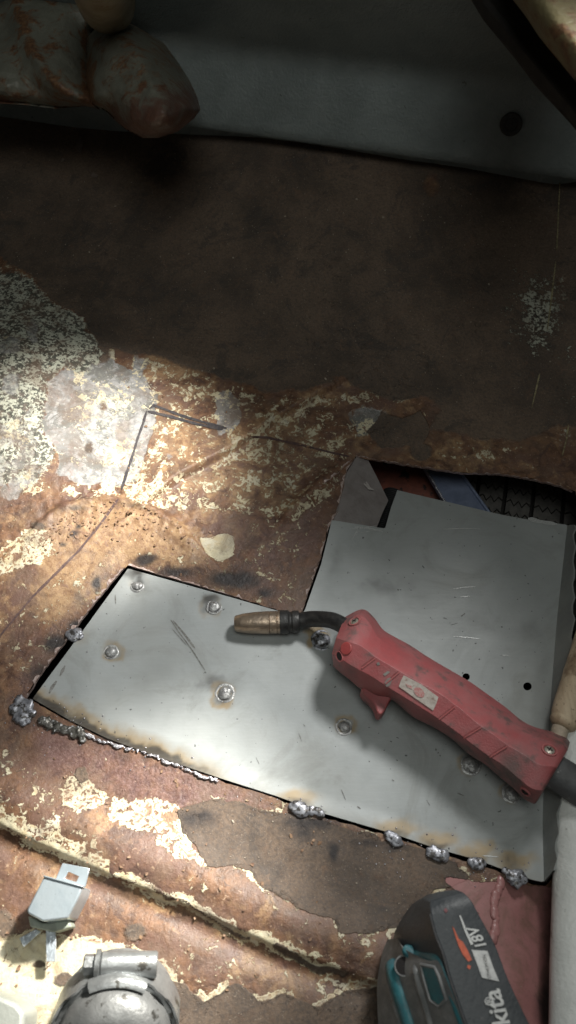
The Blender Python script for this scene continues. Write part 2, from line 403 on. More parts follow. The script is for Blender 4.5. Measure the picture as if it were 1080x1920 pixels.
soot_and_shade = np.zeros(FX.shape)  # weld soot and dark pits, plus painted shade beside the white rail
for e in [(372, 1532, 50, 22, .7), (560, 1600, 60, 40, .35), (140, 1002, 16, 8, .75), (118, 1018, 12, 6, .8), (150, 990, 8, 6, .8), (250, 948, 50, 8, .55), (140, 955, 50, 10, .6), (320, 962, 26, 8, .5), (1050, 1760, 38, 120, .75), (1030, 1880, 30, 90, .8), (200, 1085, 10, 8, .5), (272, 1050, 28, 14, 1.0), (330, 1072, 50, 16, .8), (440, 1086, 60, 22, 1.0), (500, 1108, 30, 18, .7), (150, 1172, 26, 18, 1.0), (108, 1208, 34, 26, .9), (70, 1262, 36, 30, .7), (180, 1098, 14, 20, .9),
          (150, 1125, 20, 20, .6), (50, 1340, 44, 36, .6), (205, 1388, 60, 16, .6), (580, 1542, 70, 18, .8), (570, 1560, 30, 26, .7), (625, 1598, 13, 24, .9), (740, 1590, 30, 12, .7), (690, 1580, 80, 10, .6),
          (822, 1618, 24, 12, .5), (230, 1420, 30, 18, .5), (390, 1545, 30, 12, .5), (640, 945, 24, 40, .45), (130, 1400, 60, 14, .4)]:
    soot_and_shade = np.maximum(soot_and_shade, ell(*e))
colattr(fme, 'm1', [paint, grey, dark, soot_and_shade]); colattr(fme, 'm2', [speck, pink, ochre, purple])

def floor_material():
    t = NT('rusted_floor_paint')
    pa, gr, da, so = t.attr('m1'); sp, pk, oc, pu = t.attr('m2')
    nb = t.noise(28, 4, 0.6); nm = t.noise(130, 5, 0.62, 0.4); nf = t.noise(520, 4, 0.65); nx = t.noise(1500, 2, 0.6)
    n2 = t.noise(75, 5, 0.62, 0.5); n3 = t.noise(210, 4, 0.6, 0.3)
    rust = t.mix(t.step(nm, 0.34, 0.66), (0.085, 0.044, 0.027), (0.215, 0.112, 0.060))
    rust = t.mix(t.step(t.math('ADD', nb, t.math('MULTIPLY', nf, 0.3)), 0.58, 0.80), rust, (0.145, 0.082, 0.062))
    rust = t.mix(t.step(nf, 0.52, 0.75, 0, 0.55), rust, (0.29, 0.165, 0.105))
    rust = t.mix(t.step(t.noise(48, 6, 0.68, 0.8), 0.54, 0.62, 0, 0.75), rust, (0.078, 0.045, 0.036))
    rust = t.mix(t.step(t.noise(340, 5, 0.7, 0.5), 0.61, 0.66, 0, 0.8), rust, (0.40, 0.28, 0.19))
    rust = t.mix(t.step(t.noise(260, 5, 0.7, 0.8), 0.63, 0.67, 0, 0.7), rust, (0.045, 0.028, 0.026))
    och = t.mix(t.step(n3, 0.3, 0.7), (0.23, 0.130, 0.068), (0.40, 0.262, 0.145))
    ofac = t.step(t.math('ADD', oc, t.math('MULTIPLY', t.math('SUBTRACT', n2, 0.5), 2.4)), 0.22, 0.74)
    och = t.mix(t.step(t.noise(300, 5, 0.7, 0.6), 0.57, 0.66, 0, 0.7), och, (0.13, 0.07, 0.045))
    och = t.mix(t.step(t.noise(120, 5, 0.7, 0.9), 0.60, 0.66, 0, 0.65), och, (0.20, 0.115, 0.085))
    c = t.mix(ofac, rust, och)
    c = t.mix(t.math('MULTIPLY', pu, 0.45), c, t.mix(t.step(nf, 0.35, 0.65), (0.10, 0.045, 0.055), (0.26, 0.155, 0.165)))
    # primer grey
    gfac = t.step(t.math('ADD', gr, t.math('MULTIPLY', t.math('SUBTRACT', n2, 0.5), 1.7)), 0.33, 0.52)
    greyc = t.mix(t.step(n3, 0.35, 0.65), (0.22, 0.222, 0.222), (0.37, 0.365, 0.365))
    greyc = t.mix(t.step(t.noise(24, 5, 0.7, 0.5), 0.48, 0.60, 0, 0.6), greyc, (0.17, 0.15, 0.13))
    greyc = t.mix(t.step(nm, 0.57, 0.68, 0, 0.6), greyc, (0.30, 0.22, 0.21))
    greyc = t.mix(t.step(t.noise(55, 6, 0.7, 0.9), 0.53, 0.56, 0, 0.85), greyc, (0.15, 0.150, 0.14))
    greyc = t.mix(t.step(t.noise(300, 5, 0.7, 0.6), 0.60, 0.64, 0, 0.8), greyc, (0.55, 0.54, 0.50))
    greyc = t.mix(t.step(n2, 0.60, 0.63, 0, 0.8), greyc, (0.16, 0.155, 0.145))
    c = t.mix(gfac, c, greyc)
    # cream paint: whole flakes where much is left, lace along the flake edges where little is
    npn = t.math('ADD', t.math('MULTIPLY', n2, 0.42), t.math('ADD', t.math('MULTIPLY', t.noise(230, 5, 0.64, 0.8), 0.46), t.math('MULTIPLY', nf, 0.12)))
    e = t.math('ADD', t.math('SUBTRACT', pa, 0.5), t.math('MULTIPLY', t.math('SUBTRACT', npn, 0.5), 2.6))
    fl = t.step(e, -0.05, 0.05)
    lace = t.math('MULTIPLY', fl, t.step(t.math('ABSOLUTE', t.math('SUBTRACT', e, 0.10)), 0.085, 0.135, 1, 0))
    solid = t.math('MULTIPLY', fl, t.step(pa, 0.58, 0.74))
    pfac = t.math('MAXIMUM', lace, solid)
    cream = t.mix(t.step(n3, 0.35, 0.7), (0.60, 0.545, 0.38), (0.68, 0.625, 0.46))
    cream = t.mix(t.step(nf, 0.60, 0.72, 0, 0.6), cream, (0.36, 0.26, 0.13))
    cream = t.mix(t.step(nb, 0.42, 0.6, 0, 0.75), cream, t.mix(t.step(nm, 0.4, 0.6), (0.56, 0.45, 0.27), (0.64, 0.60, 0.48)))
    c = t.mix(pfac, c, cream)
    inner = t.math('MULTIPLY', t.math('SUBTRACT', fl, pfac, True), 0.6)
    c = t.mix(inner, c, t.mix(t.step(nf, 0.4, 0.6), (0.16, 0.075, 0.055), (0.34, 0.20, 0.10)))
    # fine pale flecks on dark grey
    spn = t.math('ADD', t.math('MULTIPLY', t.noise(420, 5, 0.7), 0.6), t.math('MULTIPLY', nm, 0.4))
    spc = t.mix(t.step(spn, 0.485, 0.53), t.mix(t.step(n3, 0.4, 0.65), (0.075, 0.078, 0.066), (0.15, 0.125, 0.105)), t.mix(nf, (0.56, 0.58, 0.46), (0.42, 0.43, 0.38)))
    sfac = t.step(t.math('ADD', sp, t.math('MULTIPLY', t.math('SUBTRACT', spn, 0.5), 2.2)), 0.36, 0.60)
    keepg = t.math('SUBTRACT', 1.0, t.math('MULTIPLY', gfac, 0.62))
    c = t.mix(t.math('MULTIPLY', sfac, keepg), c, spc)
    # dark bitumen and its brown dust; on the upper floor also shade put into the colour
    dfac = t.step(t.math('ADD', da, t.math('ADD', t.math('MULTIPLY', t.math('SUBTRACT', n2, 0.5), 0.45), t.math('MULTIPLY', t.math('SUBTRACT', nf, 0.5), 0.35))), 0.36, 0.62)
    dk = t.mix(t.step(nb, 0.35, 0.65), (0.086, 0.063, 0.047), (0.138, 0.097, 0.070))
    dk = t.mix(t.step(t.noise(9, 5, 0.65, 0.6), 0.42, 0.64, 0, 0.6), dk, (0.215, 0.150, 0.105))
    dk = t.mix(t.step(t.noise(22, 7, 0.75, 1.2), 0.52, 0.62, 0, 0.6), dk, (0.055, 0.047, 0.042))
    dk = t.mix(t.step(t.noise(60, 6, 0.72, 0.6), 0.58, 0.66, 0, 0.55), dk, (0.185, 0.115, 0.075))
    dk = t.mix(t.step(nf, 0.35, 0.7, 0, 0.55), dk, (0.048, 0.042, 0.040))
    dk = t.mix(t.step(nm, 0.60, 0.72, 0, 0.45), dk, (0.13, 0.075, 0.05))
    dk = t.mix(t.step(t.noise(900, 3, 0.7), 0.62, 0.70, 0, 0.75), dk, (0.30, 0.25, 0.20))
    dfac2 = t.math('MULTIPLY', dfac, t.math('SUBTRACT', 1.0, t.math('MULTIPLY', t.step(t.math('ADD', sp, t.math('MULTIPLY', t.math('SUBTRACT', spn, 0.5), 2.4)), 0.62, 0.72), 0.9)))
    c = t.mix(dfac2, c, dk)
    # red oxide primer
    pfac2 = t.step(t.math('ADD', pk, t.math('MULTIPLY', t.math('SUBTRACT', nm, 0.5), 0.4)), 0.42, 0.52)
    pc = t.mix(t.step(nb, 0.35, 0.65), (0.38, 0.185, 0.18), (0.31, 0.145, 0.14))
    c = t.mix(pfac2, c, pc)
    grime = t.math('MULTIPLY', t.step(t.noise(34, 7, 0.72, 0.7), 0.47, 0.64, 0, 0.55), t.math('SUBTRACT', 1.0, dfac2))
    c = t.mix(grime, c, t.mix(nf, (0.11, 0.070, 0.048), (0.20, 0.135, 0.095)))
    c = t.mix(t.math('MULTIPLY', t.step(t.noise(700, 4, 0.75), 0.60, 0.68, 0, 0.5), t.math('SUBTRACT', 1.0, dfac2)), c, (0.055, 0.038, 0.03))
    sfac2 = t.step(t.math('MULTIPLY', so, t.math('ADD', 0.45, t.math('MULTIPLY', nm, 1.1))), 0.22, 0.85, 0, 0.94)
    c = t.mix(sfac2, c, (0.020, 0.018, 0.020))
    rough = t.math('ADD', t.math('MULTIPLY', nm, 0.35), t.mix(dfac2, (0.32, 0.32, 0.32), (0.55, 0.55, 0.55)))
    hgt = t.math('ADD', t.math('ADD', t.math('MULTIPLY', fl, 0.40), t.math('MULTIPLY', dfac2, 0.9)), t.math('ADD', t.math('MULTIPLY', nf, 0.55), t.math('ADD', t.math('MULTIPLY', nm, 0.7), t.math('MULTIPLY', nx, 0.18))))
    hgt = t.mix(t.math('MAXIMUM', pfac2, t.math('MULTIPLY', gfac, 0.7)), hgt, t.math('MULTIPLY', hgt, 0.2))
    return t.out(c, rough, 0.0, hgt, 0.0007, 1.0, 0.5)
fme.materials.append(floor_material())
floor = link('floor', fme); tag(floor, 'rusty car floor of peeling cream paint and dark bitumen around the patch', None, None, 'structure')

def fz(x, y): return float(floor_z(np.array([[x]]), np.array([[y]]))[0, 0])
def F(px, py, dz=0.0):
    z = 0.0
    for _ in range(5):
        p = P(px, py, z + dz); z = fz(p.x, p.y)
    return P(px, py, z + dz)
def ribbon(bm, pts, wid, dz=0.0005, on=F, taper=True):
    """thin strip lying on the surface; pts in photo pixels, densified"""
    q = []
    for a, b in zip(pts, pts[1:]):
        n = max(1, int(math.dist(a, b) / 7)); q += [(a[0] + (b[0] - a[0]) * k / n, a[1] + (b[1] - a[1]) * k / n) for k in range(n)]
    q.append(pts[-1])
    L = []; Rr = []
    for i, p in enumerate(q):
        a = q[max(i - 1, 0)]; b = q[min(i + 1, len(q) - 1)]; dx, dy = b[0] - a[0], b[1] - a[1]; l = math.hypot(dx, dy) or 1
        ww = wid * (0.75 + 0.5 * random.random()) / 2
        if taper and (i == 0 or i == len(q) - 1): ww *= 0.4
        L.append(bm.verts.new(on(p[0] - dy / l * ww, p[1] + dx / l * ww, dz))); Rr.append(bm.verts.new(on(p[0] + dy / l * ww, p[1] - dx / l * ww, dz)))
    for i in range(len(q) - 1): bm.faces.new((L[i], L[i + 1], Rr[i + 1], Rr[i]))

M_MARK = mat('marker_ink', (0.035, 0.033, 0.04), (0.07, 0.06, 0.06), 500, 0.5)
M_MARK2 = mat('faded_marker_ink', (0.075, 0.045, 0.045), (0.12, 0.07, 0.06), 500, 0.6)
for pts, wd, mm in [([(275, 770), (268, 795), (258, 822), (250, 850), (238, 885), (228, 918)], 5, M_MARK), ([(280, 766), (288, 760), (300, 764), (340, 779), (380, 791), (426, 803)], 5, M_MARK),
                    ([(277, 771), (320, 781), (370, 795), (418, 805)], 5, M_MARK), ([(470, 819), (500, 820), (560, 833), (620, 848), (655, 856)], 4, M_MARK2),
                    ([(222, 935), (190, 980), (150, 1030), (110, 1070), (60, 1120), (0, 1192), (-40, 1240)], 4.5, M_MARK2)]:
    bm = bmesh.new(); ribbon(bm, pts, wd); from_bm('marker_line', bm, mm, floor)

# torn bright rim of the cut-out, with its thickness
M_RIM = mat('torn_bare_steel', (0.66, 0.55, 0.52), (0.34, 0.23, 0.20), 500, 0.45, 0.2, bump=0.0006)
def rim(i0, pts, wd):
    bm = bmesh.new(); top = []; out = []; bot = []
    q = []
    for a, b in zip(pts, pts[1:]):
        n = max(1, int(math.dist(a, b) / 4)); q += [(a[0] + (b[0] - a[0]) * k / n, a[1] + (b[1] - a[1]) * k / n) for k in range(n)]
    for i, p in enumerate(q):
        a = q[max(i - 1, 0)]; b = q[min(i + 1, len(q) - 1)]; dx, dy = b[0] - a[0], b[1] - a[1]; l = math.hypot(dx, dy) or 1
        k = float(fbm(np.array([p[0] + i0 * 99.]), np.array([p[1]]), 0.13, 3, 7)[0])
        ww = wd * max(0.04, (k - 0.40) * 2.6)
        jn = (k - 0.5) * 3
        x, y = p[0] + dy / l * jn, p[1] - dx / l * jn
        top.append(bm.verts.new(F(x, y, 0.0006 + 0.0005 * k))); out.append(bm.verts.new(F(x + dy / l * ww, y - dx / l * ww, 0.0003)))
        v = F(x, y, 0); bot.append(bm.verts.new(v - Vector((0, 0, 0.0022))))
    for i in range(len(q) - 1):
        bm.faces.new((top[i], top[i + 1], out[i + 1], out[i])); bm.faces.new((top[i], bot[i], bot[i + 1], top[i + 1]))
    from_bm('cut_edge', bm, M_RIM, floor, 60)
rim(1, [(240, 1060), (330, 1086), (430, 1115), (470, 1127)], 5)
rim(2, [(46, 1312), (80, 1258), (130, 1193), (165, 1145), (200, 1103), (236, 1060)], 9)
rim(3, [(566, 1146), (582, 1100), (600, 1050), (616, 990), (632, 960), (650, 882), (668, 855)], 6)
rim(4, [(668, 855), (740, 868), (800, 877), (860, 886), (940, 889), (1000, 899), (1050, 911), (1078, 922)], 2)
rim(5, [(600, 912), (630, 890), (662, 858)], 6)

M_LN = mat('old_sealer', (0.34, 0.30, 0.17), (0.15, 0.12, 0.07), 300, 0.7)
for pts in [[(1050, 336), (1047, 400), (1044, 470)], [(1042, 490), (1034, 560), (1026, 620)], [(1012, 700), (1004, 735), (997, 765)], [(1066, 797), (1062, 825), (1054, 855)]]:
    bm = bmesh.new(); ribbon(bm, pts, 2.5, 0.0008); from_bm('sealer_line', bm, M_LN, floor)
# seam-sealer bead crossing the pink primer, and two dark seams on the right
M_PINK = mat('red_oxide_primer', (0.38, 0.18, 0.175), (0.31, 0.145, 0.14), 200, 0.32)
bm = bmesh.new()
for i, (x, y) in enumerate([(938, 1655), (934, 1668), (930, 1680), (927, 1690), (925, 1700), (927, 1712), (929, 1722), (930, 1733), (928, 1744), (926, 1756)]):
    blob(bm, F(x + random.uniform(-1.5, 1.5), y, 0.0003), 0.0019 + 0.0010 * random.random(), (1, 1.5, 0.38), i)
from_bm('painted_weld_bead', bm, M_PINK, floor, 80)

# ================================================================== GREY REAR PANEL
zb = fz(*Pn(700, 290, 0.05)); 
A0 = P(370, 236, 0.062); B0 = P(1080, 333, 0.064)
dirw = (B0 - A0); dirw.z = 0; dirw.normalize(); nrm = Vector((dirw.y, -dirw.x, 0))      # towards the camera
if nrm.y > 0: nrm = -nrm
M_WALL = None
def wall_mat():
    t = NT('grey_crinkle_paint')
    n1 = t.noise(35, 4, 0.6); nf = t.noise(420, 3, 0.6); nc = t.noise(160, 5, 0.7, 1.0)
    c = t.mix(t.step(n1, 0.3, 0.7), (0.215, 0.25, 0.25), (0.17, 0.20, 0.20))
    c = t.mix(t.step(nc, 0.66, 0.70, 0, 0.75), c, (0.05, 0.055, 0.055))
    c = t.mix(t.step(nf, 0.62, 0.72, 0, 0.35), c, (0.24, 0.26, 0.26))
    return t.out(c, 0.5, 0, t.math('ADD', nf, t.math('MULTIPLY', nc, 0.5)), 0.0012, 0.8)
M_WALL = wall_mat()
Lw = 1.6
base = A0 - dirw * 0.75
bm = bmesh.new()
# profile (height above the floor edge, set-back): skirt, lower sheet leaning back, added rounded bend, upper sheet leaning forward so it stays dark
prof = [(-0.05, 0.016), (-0.002, 0.016), (-0.0015, 0.0), (0.002, -0.0012), (0.008, 0.0), (0.043, 0.022), (0.050, 0.0255), (0.057, 0.0270), (0.064, 0.0255), (0.071, 0.022), (0.13, -0.012), (0.30, -0.075), (0.62, -0.12), (0.80, -0.15)]
cols = []
NX = 40
for i in range(NX + 1):
    p = base + dirw * (Lw * i / NX)
    zc = 0.062 + (p - A0).dot(dirw) / (B0 - A0).length * 0.002
    cols.append([bm.verts.new(Vector((p.x, p.y, zc + h)) - nrm * s) for h, s in prof])
for a, b in zip(cols, cols[1:]):
    for k in range(len(prof) - 1): bm.faces.new((a[k], b[k], b[k + 1], a[k + 1]))
wall = from_bm('wall', bm, M_WALL, None, 40)
tag(wall, 'grey crinkle painted rear panel above the dark floor', None, None, 'structure')
def wall_pt(px, py, out=0.0):
    """point where the pixel's ray meets the leaning lower sheet"""
    d = Vector(ray(px, py)); o = Vector((0, 0, CAM_H))
    p1 = Vector((A0.x, A0.y, 0.062 + 0.008)); tdir = (Vector((0, 0, 0.035)) - nrm * 0.022).normalized()
    n = dirw.cross(tdir).normalized()
    if n.dot(-d) < 0: n = -n
    t = (p1 - o).dot(n) / d.dot(n)
    return o + d * t + n * out, n
c, wn = wall_pt(958, 233, 0.0016)
M_RUB = mat('black_rubber', (0.022, 0.023, 0.022), (0.035, 0.034, 0.032), 300, 0.6)
plug = empty('rubber_plug', c, 'round black rubber plug with a dimple set in grey rear panel', 'plug')
bm = bmesh.new(); lathe(bm, [(0.0001, -0.002), (0.0093, -0.002), (0.0093, 0.0010), (0.0082, 0.0018), (0.0055, 0.0016), (0.0050, 0.0006), (0.0026, 0.0005), (0.0001, 0.0004)], c, wn, 28); from_bm('flange', bm, M_RUB, plug)
bm = bmesh.new(); lathe(bm, [(0.0001, 0.0004), (0.0016, 0.0004), (0.0016, 0.0012), (0.0001, 0.0014)], c, wn, 16); from_bm('nub', bm, M_RUB, plug)

# ================================================================== UNDER THE FLOOR
M_UND = mat('under_floor_black', (0.012, 0.011, 0.011), (0.02, 0.017, 0.015), 60, 0.9)  # near black colour stands for the darkness below the floor
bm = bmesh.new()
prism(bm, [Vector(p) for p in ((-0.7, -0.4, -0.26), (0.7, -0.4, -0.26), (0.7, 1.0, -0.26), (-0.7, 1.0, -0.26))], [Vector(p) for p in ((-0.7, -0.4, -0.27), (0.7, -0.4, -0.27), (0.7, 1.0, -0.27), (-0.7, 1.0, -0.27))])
tag(from_bm('ground', bm, M_UND), 'black backdrop standing for the dark seen through the cut-out', None, None, 'structure')

M_TAB = mat('weathered_grey_steel', (0.27, 0.245, 0.24), (0.21, 0.185, 0.18), 90, 0.55, 0.15, spots=(0.5, 0.47, 0.45), spot_sc=160, spot_thr=0.70)
tab = empty('steel_tab', P(680, 930, -0.004), 'grey brown folded steel tab in the notch beside the rust', 'steel tab')
bm = bmesh.new(); sheet(bm, [(660, 884, -0.003), (690, 862, -0.003), (706, 893, -0.006), (728, 938, -0.008), (716, 964, -0.008), (706, 990, -0.006), (665, 984, -0.003), (628, 976, -0.002)], 0.0016)
from_bm('face', bm, M_TAB, tab)
bm = bmesh.new(); sheet(bm, [(650, 886, -0.0015), (668, 857, -0.0015), (690, 862, -0.003), (660, 884, -0.003), (628, 976, -0.0018), (624, 974, -0.001)], 0.0012); from_bm('fold', bm, M_TAB, tab)
bm = bmesh.new()
for q in [[(682, 908), (692, 917), (700, 920)], [(686, 905), (694, 918)]]:
    ribbon(bm, q, 5, 0.0, lambda x, y, dz: P(x, y, -0.0044 if x < 690 else -0.0048) + Vector((0, 0, 0.0012)))
from_bm('scrape', bm, mat('bare_scrape', (0.52, 0.48, 0.46), rough=0.4), tab)

M_RED = mat('oxide_red_underside', (0.28, 0.085, 0.055), (0.17, 0.058, 0.043), 60, 0.5, spots=(0.03, 0.02, 0.02), spot_sc=70, spot_thr=0.56)
bm = bmesh.new(); sheet(bm, [(690, 830, -0.05), (790, 838, -0.05), (870, 1000, -0.05), (720, 1000, -0.075), (690, 940, -0.08)], 0.003)
tag(from_bm('chassis_panel', bm, M_RED), 'dark oxide red chassis panel seen through the cut-out beside the blue rail', 'panel')
M_BLUE = mat('blue_black_painted_steel', (0.22, 0.26, 0.38), (0.16, 0.195, 0.29), 80, 0.35, 0.2, spots=(0.3, 0.33, 0.4), spot_sc=420, spot_thr=0.70)
rail = empty('steel_rail', P(850, 920, -0.03), 'blue painted steel rail below the cut-out with painted highlight along its rolled edge', 'rail')
bm = bmesh.new(); sheet(bm, [(770, 835, -0.03), (840, 850, -0.03), (862, 884, -0.03), (913, 955, -0.03), (945, 1000, -0.03), (870, 1000, -0.03), (838, 950, -0.03), (795, 876, -0.03)], 0.004)
from_bm('web', bm, M_BLUE, rail)
bm = bmesh.new(); tube(bm, [P(842, 852, -0.029), P(862, 884, -0.029), P(913, 955, -0.029), P(945, 1000, -0.029)], 0.0013, 8); from_bm('rolled_edge', bm, mat('highlit_blue_steel', (0.32, 0.38, 0.55), rough=0.3, metal=0.5), rail)  # paler blue puts the edge highlight into the colour
bm = bmesh.new()
for i in range(26):
    u = i / 25; blob(bm, P(795 + 43 * u + random.uniform(-1, 1), 872 + 76 * u, -0.0295), 0.0008 + 0.0006 * random.random(), (1, 1.2, 0.7), i, sub=1)
from_bm('weld_bead', bm, mat('silver_bead', (0.45, 0.45, 0.5), rough=0.35, metal=0.5), rail, 80)

# corrugated hose
M_HOSE = mat('black_ribbed_plastic', (0.04, 0.04, 0.042), rough=0.4)
bm = bmesh.new(); p0 = P(738, 925, -0.030); p1 = P(706, 1020, -0.030); ax = p1 - p0; L = ax.length
pr = [(0.0001, 0)]
k = 0
while k * 0.0017 < L:
    h = k * 0.0017; pr += [(0.0072, h), (0.0085, h + 0.0003), (0.0085, h + 0.0008), (0.0072, h + 0.0011)]; k += 1
pr.append((0.0001, k * 0.0017)); lathe(bm, pr, p0, ax, 20)
tag(from_bm('corrugated_hose', bm, M_HOSE, None, 60), 'black corrugated hose beneath the notch of the steel patch', 'hose')

# tyre: ribs of separate tread blocks round a carcass
M_TY = mat('tyre_rubber', (0.105, 0.098, 0.09), (0.07, 0.067, 0.063), 160, 0.75, spots=(0.10, 0.085, 0.07), spot_sc=300, spot_thr=0.66)
tc = P(985, 925, -0.055)
tyre = empty('tyre', tc, 'black car tyre with zigzag tread seen through the opening above the patch', 'tyre')
adir = Vector((math.cos(R(-14)), math.sin(R(-14)), 0)).normalized()     # wheel axis
TR = 0.30; cen = tc - Vector((0, 0, TR)); fdir = Vector((-adir.y, adir.x, 0))
def ty(u, a, r): return cen + adir * u + (Vector((0, 0, 1)) * math.cos(a) + fdir * math.sin(a)) * r
bm = bmesh.new(); rows = []
for i in range(41):
    a = R(-38 + 76 * i / 40); rows.append([bm.verts.new(ty(u, a, r)) for u, r in ((-0.115, TR - 0.05), (-0.10, TR - 0.012), (-0.085, TR - 0.007), (0.06, TR - 0.007), (0.075, TR - 0.012), (0.085, TR - 0.05))])
for a, b in zip(rows, rows[1:]):
    for k in range(5): bm.faces.new((a[k], a[k + 1], b[k + 1], b[k]))
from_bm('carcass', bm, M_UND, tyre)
pitch = 0.0118 / TR
for (u0, u1) in ((-0.094, -0.064), (-0.0605, -0.041), (-0.0375, -0.018), (-0.0145, 0.005), (0.0085, 0.030), (0.0335, 0.062)):
    for j in range(-9, 10):
        bm = bmesh.new(); NZ = 6; fr = []; bk = []; frb = []; bkb = []
        for k in range(NZ + 1):
            u = u0 + (u1 - u0) * k / NZ; zz = 0.0026 / TR * (1 if k % 2 else -1) * (0.0 if k in (0, NZ) else 1)
            a0 = j * pitch + zz + 0.0009 / TR; a1 = (j + 1) * pitch + zz - 0.0009 / TR
            fr.append(bm.verts.new(ty(u, a0, TR))); bk.append(bm.verts.new(ty(u, a1, TR)))
            frb.append(bm.verts.new(ty(u, a0, TR - 0.007))); bkb.append(bm.verts.new(ty(u, a1, TR - 0.007)))
        for k in range(NZ):
            bm.faces.new((fr[k], fr[k + 1], bk[k + 1], bk[k])); bm.faces.new((fr[k], frb[k], frb[k + 1], fr[k + 1])); bm.faces.new((bk[k], bk[k + 1], bkb[k + 1], bkb[k]))
        bm.faces.new((fr[0], bk[0], bkb[0], frb[0])); bm.faces.new((fr[NZ], frb[NZ], bkb[NZ], bk[NZ]))
        from_bm('tread_block', bm, M_TY, tyre, 20)

# ================================================================== STEEL PATCH
PATCH = [(240, 1066), (330, 1091), (430, 1119), (520, 1145), (566, 1152), (572, 1143), (586, 1103), (602, 1058), (614, 1010), (622, 975), (665, 982), (722, 991), (733, 952), (745, 919),
         (800, 932), (860, 946), (940, 965), (1000, 976), (1064, 984), (1053, 1080), (1042, 1187), (1030, 1350), (1018, 1510), (1020, 1654), (1000, 1650), (965, 1638), (895, 1612), (822, 1592),
         (740, 1564), (610, 1526), (520, 1493), (410, 1458), (300, 1421), (200, 1384), (130, 1350), (61, 1310), (150, 1190)]
PLUGS = [(257, 1098), (401, 1138), (207, 1223), (421, 1300), (645, 1363), (604, 1200), (883, 1433), (960, 1487)]
HOLES = [(989, 1287, 8), (874, 1269, 7)]
TACKS = [(575, 1517), (742, 1574), (822, 1600), (893, 1619), (967, 1642)]
def plate_z(X, Y):
    px, py = proj(X, Y, np.zeros_like(X))
    z = 0.0020 * (fbm(px, py, 0.006, 3, 3) - 0.5) + 0.0042 * (fbm(px, py, 0.0035, 2, 13) - 0.5)
    for x, y in PLUGS:
        z -= 0.0007 * np.exp(-((px - x) ** 2 + (py - y) ** 2) / 26 ** 2)
    for x, y in TACKS: z -= 0.0009 * np.exp(-((px - x) ** 2 + (py - y + 20) ** 2) / 34 ** 2)
    e = np.abs(sdf(PATCH, px, py)); z *= ss(0, 40, e)
    z += 0.004 * ss(0, 90, px - 1000 + (py - 1187) * 0.06) * 0 
    return z + 0.0006
def patch_keep(a, b):
    s = -sdf(PATCH, a, b)
    for x, y, r in HOLES: s = np.minimum(s, np.hypot(a - x, (b - y) * 1.05) - r)
    return s
px0, py0 = Pn(40, 1000, 0)[0], Pn(500, 1680, 0)[1]
xs = np.arange(-0.20, 0.265, 0.0013); ys = np.arange(0.02, 0.40, 0.0013)
pme, QX, QY, QC = grid_mesh('plate', xs, ys, plate_z, keep=patch_keep)
burn = np.zeros(QX.shape); soot_and_shade = np.zeros(QX.shape); right_shade = np.zeros(QX.shape)
nzx = QX + (fbm(QX, QY, 0.04, 3, 61) - 0.5) * 26; nzy = QY + (fbm(QX, QY, 0.04, 3, 71) - 0.5) * 26
for i, (x, y) in enumerate(PLUGS):
    d = np.hypot(nzx - x, nzy - y); ka = (.35, .45, .85, .9, .8, 1.0, .6, .6)[i]; d = np.hypot(nzx - x - (3, -4, 6, -3, 5, -8, 0, 0)[i], (nzy - y + (4, 2, 3, -2, 4, 6, 0, 0)[i]) * 1.1); burn = np.maximum(burn, ka * np.exp(-((d - 18) / 9) ** 2) * (0.45 + 0.9 * fbm(QX, QY, 0.05, 3, 80 + i)))
    soot_and_shade = np.maximum(soot_and_shade, (.75, .75, .5, .7, .5, .6, .8, .8)[i] * np.exp(-(d / 17) ** 2))
for x, y, rx, ry, s in [(252, 1078, 24, 14, .8), (396, 1126, 22, 14, .8), (405, 1278, 30, 14, .6), (95, 1260, 10, 24, .0), (380, 1283, 26, 12, .45), (250, 1270, 40, 14, .25), (715, 1100, 60, 20, .35), (630, 1050, 20, 40, .3),
                        (760, 1095, 40, 14, .3), (990, 1185, 70, 30, .3), (900, 1170, 60, 30, .25), (660, 1120, 100, 16, .18), (850, 1060, 120, 14, .15), (960, 1620, 30, 16, .55)]:
    soot_and_shade = np.maximum(soot_and_shade, s * np.exp(-(((nzx - x) / rx) ** 2 + ((nzy - y) / ry) ** 2)))
BOT = [(61, 1310), (130, 1350), (200, 1384), (300, 1421), (410, 1458), (520, 1493), (610, 1526), (740, 1564), (822, 1592), (895, 1612), (965, 1638), (1020, 1654)]
db, _ = pldist(BOT, nzx, nzy)
lim = ss(470, 330, QX)
burn = np.maximum(burn, np.exp(-(db / 30) ** 2) * (0.25 + 0.75 * lim)); soot_and_shade = np.maximum(soot_and_shade, np.exp(-((db - 4) / 11) ** 2) * 0.85 * lim)
for x, y in [(560, 1496), (742, 1553), (822, 1575), (893, 1597), (965, 1614)]:
    burn = np.maximum(burn, 1.0 * np.exp(-(((nzx - x) / 44) ** 2 + ((nzy - y) / 20) ** 2))); soot_and_shade = np.maximum(soot_and_shade, 0.6 * np.exp(-(((nzx - x) / 26) ** 2 + ((nzy - y - 12) / 10) ** 2)))
burn = np.maximum(burn, 0.5 * np.exp(-(((nzx - 150) / 20) ** 2 + ((nzy - 1195) / 20) ** 2)))
burn = np.maximum(burn, 0.9 * np.exp(-(((nzx - 90) / 30) ** 2 + ((nzy - 1320) / 20) ** 2)))
right_shade = ss(560, 900, QX - 0.25 * (QY - 1100))  # light falling off to the right, painted as darker steel
colattr(pme, 'm1', [burn, soot_and_shade, right_shade, np.ones(QX.shape)])
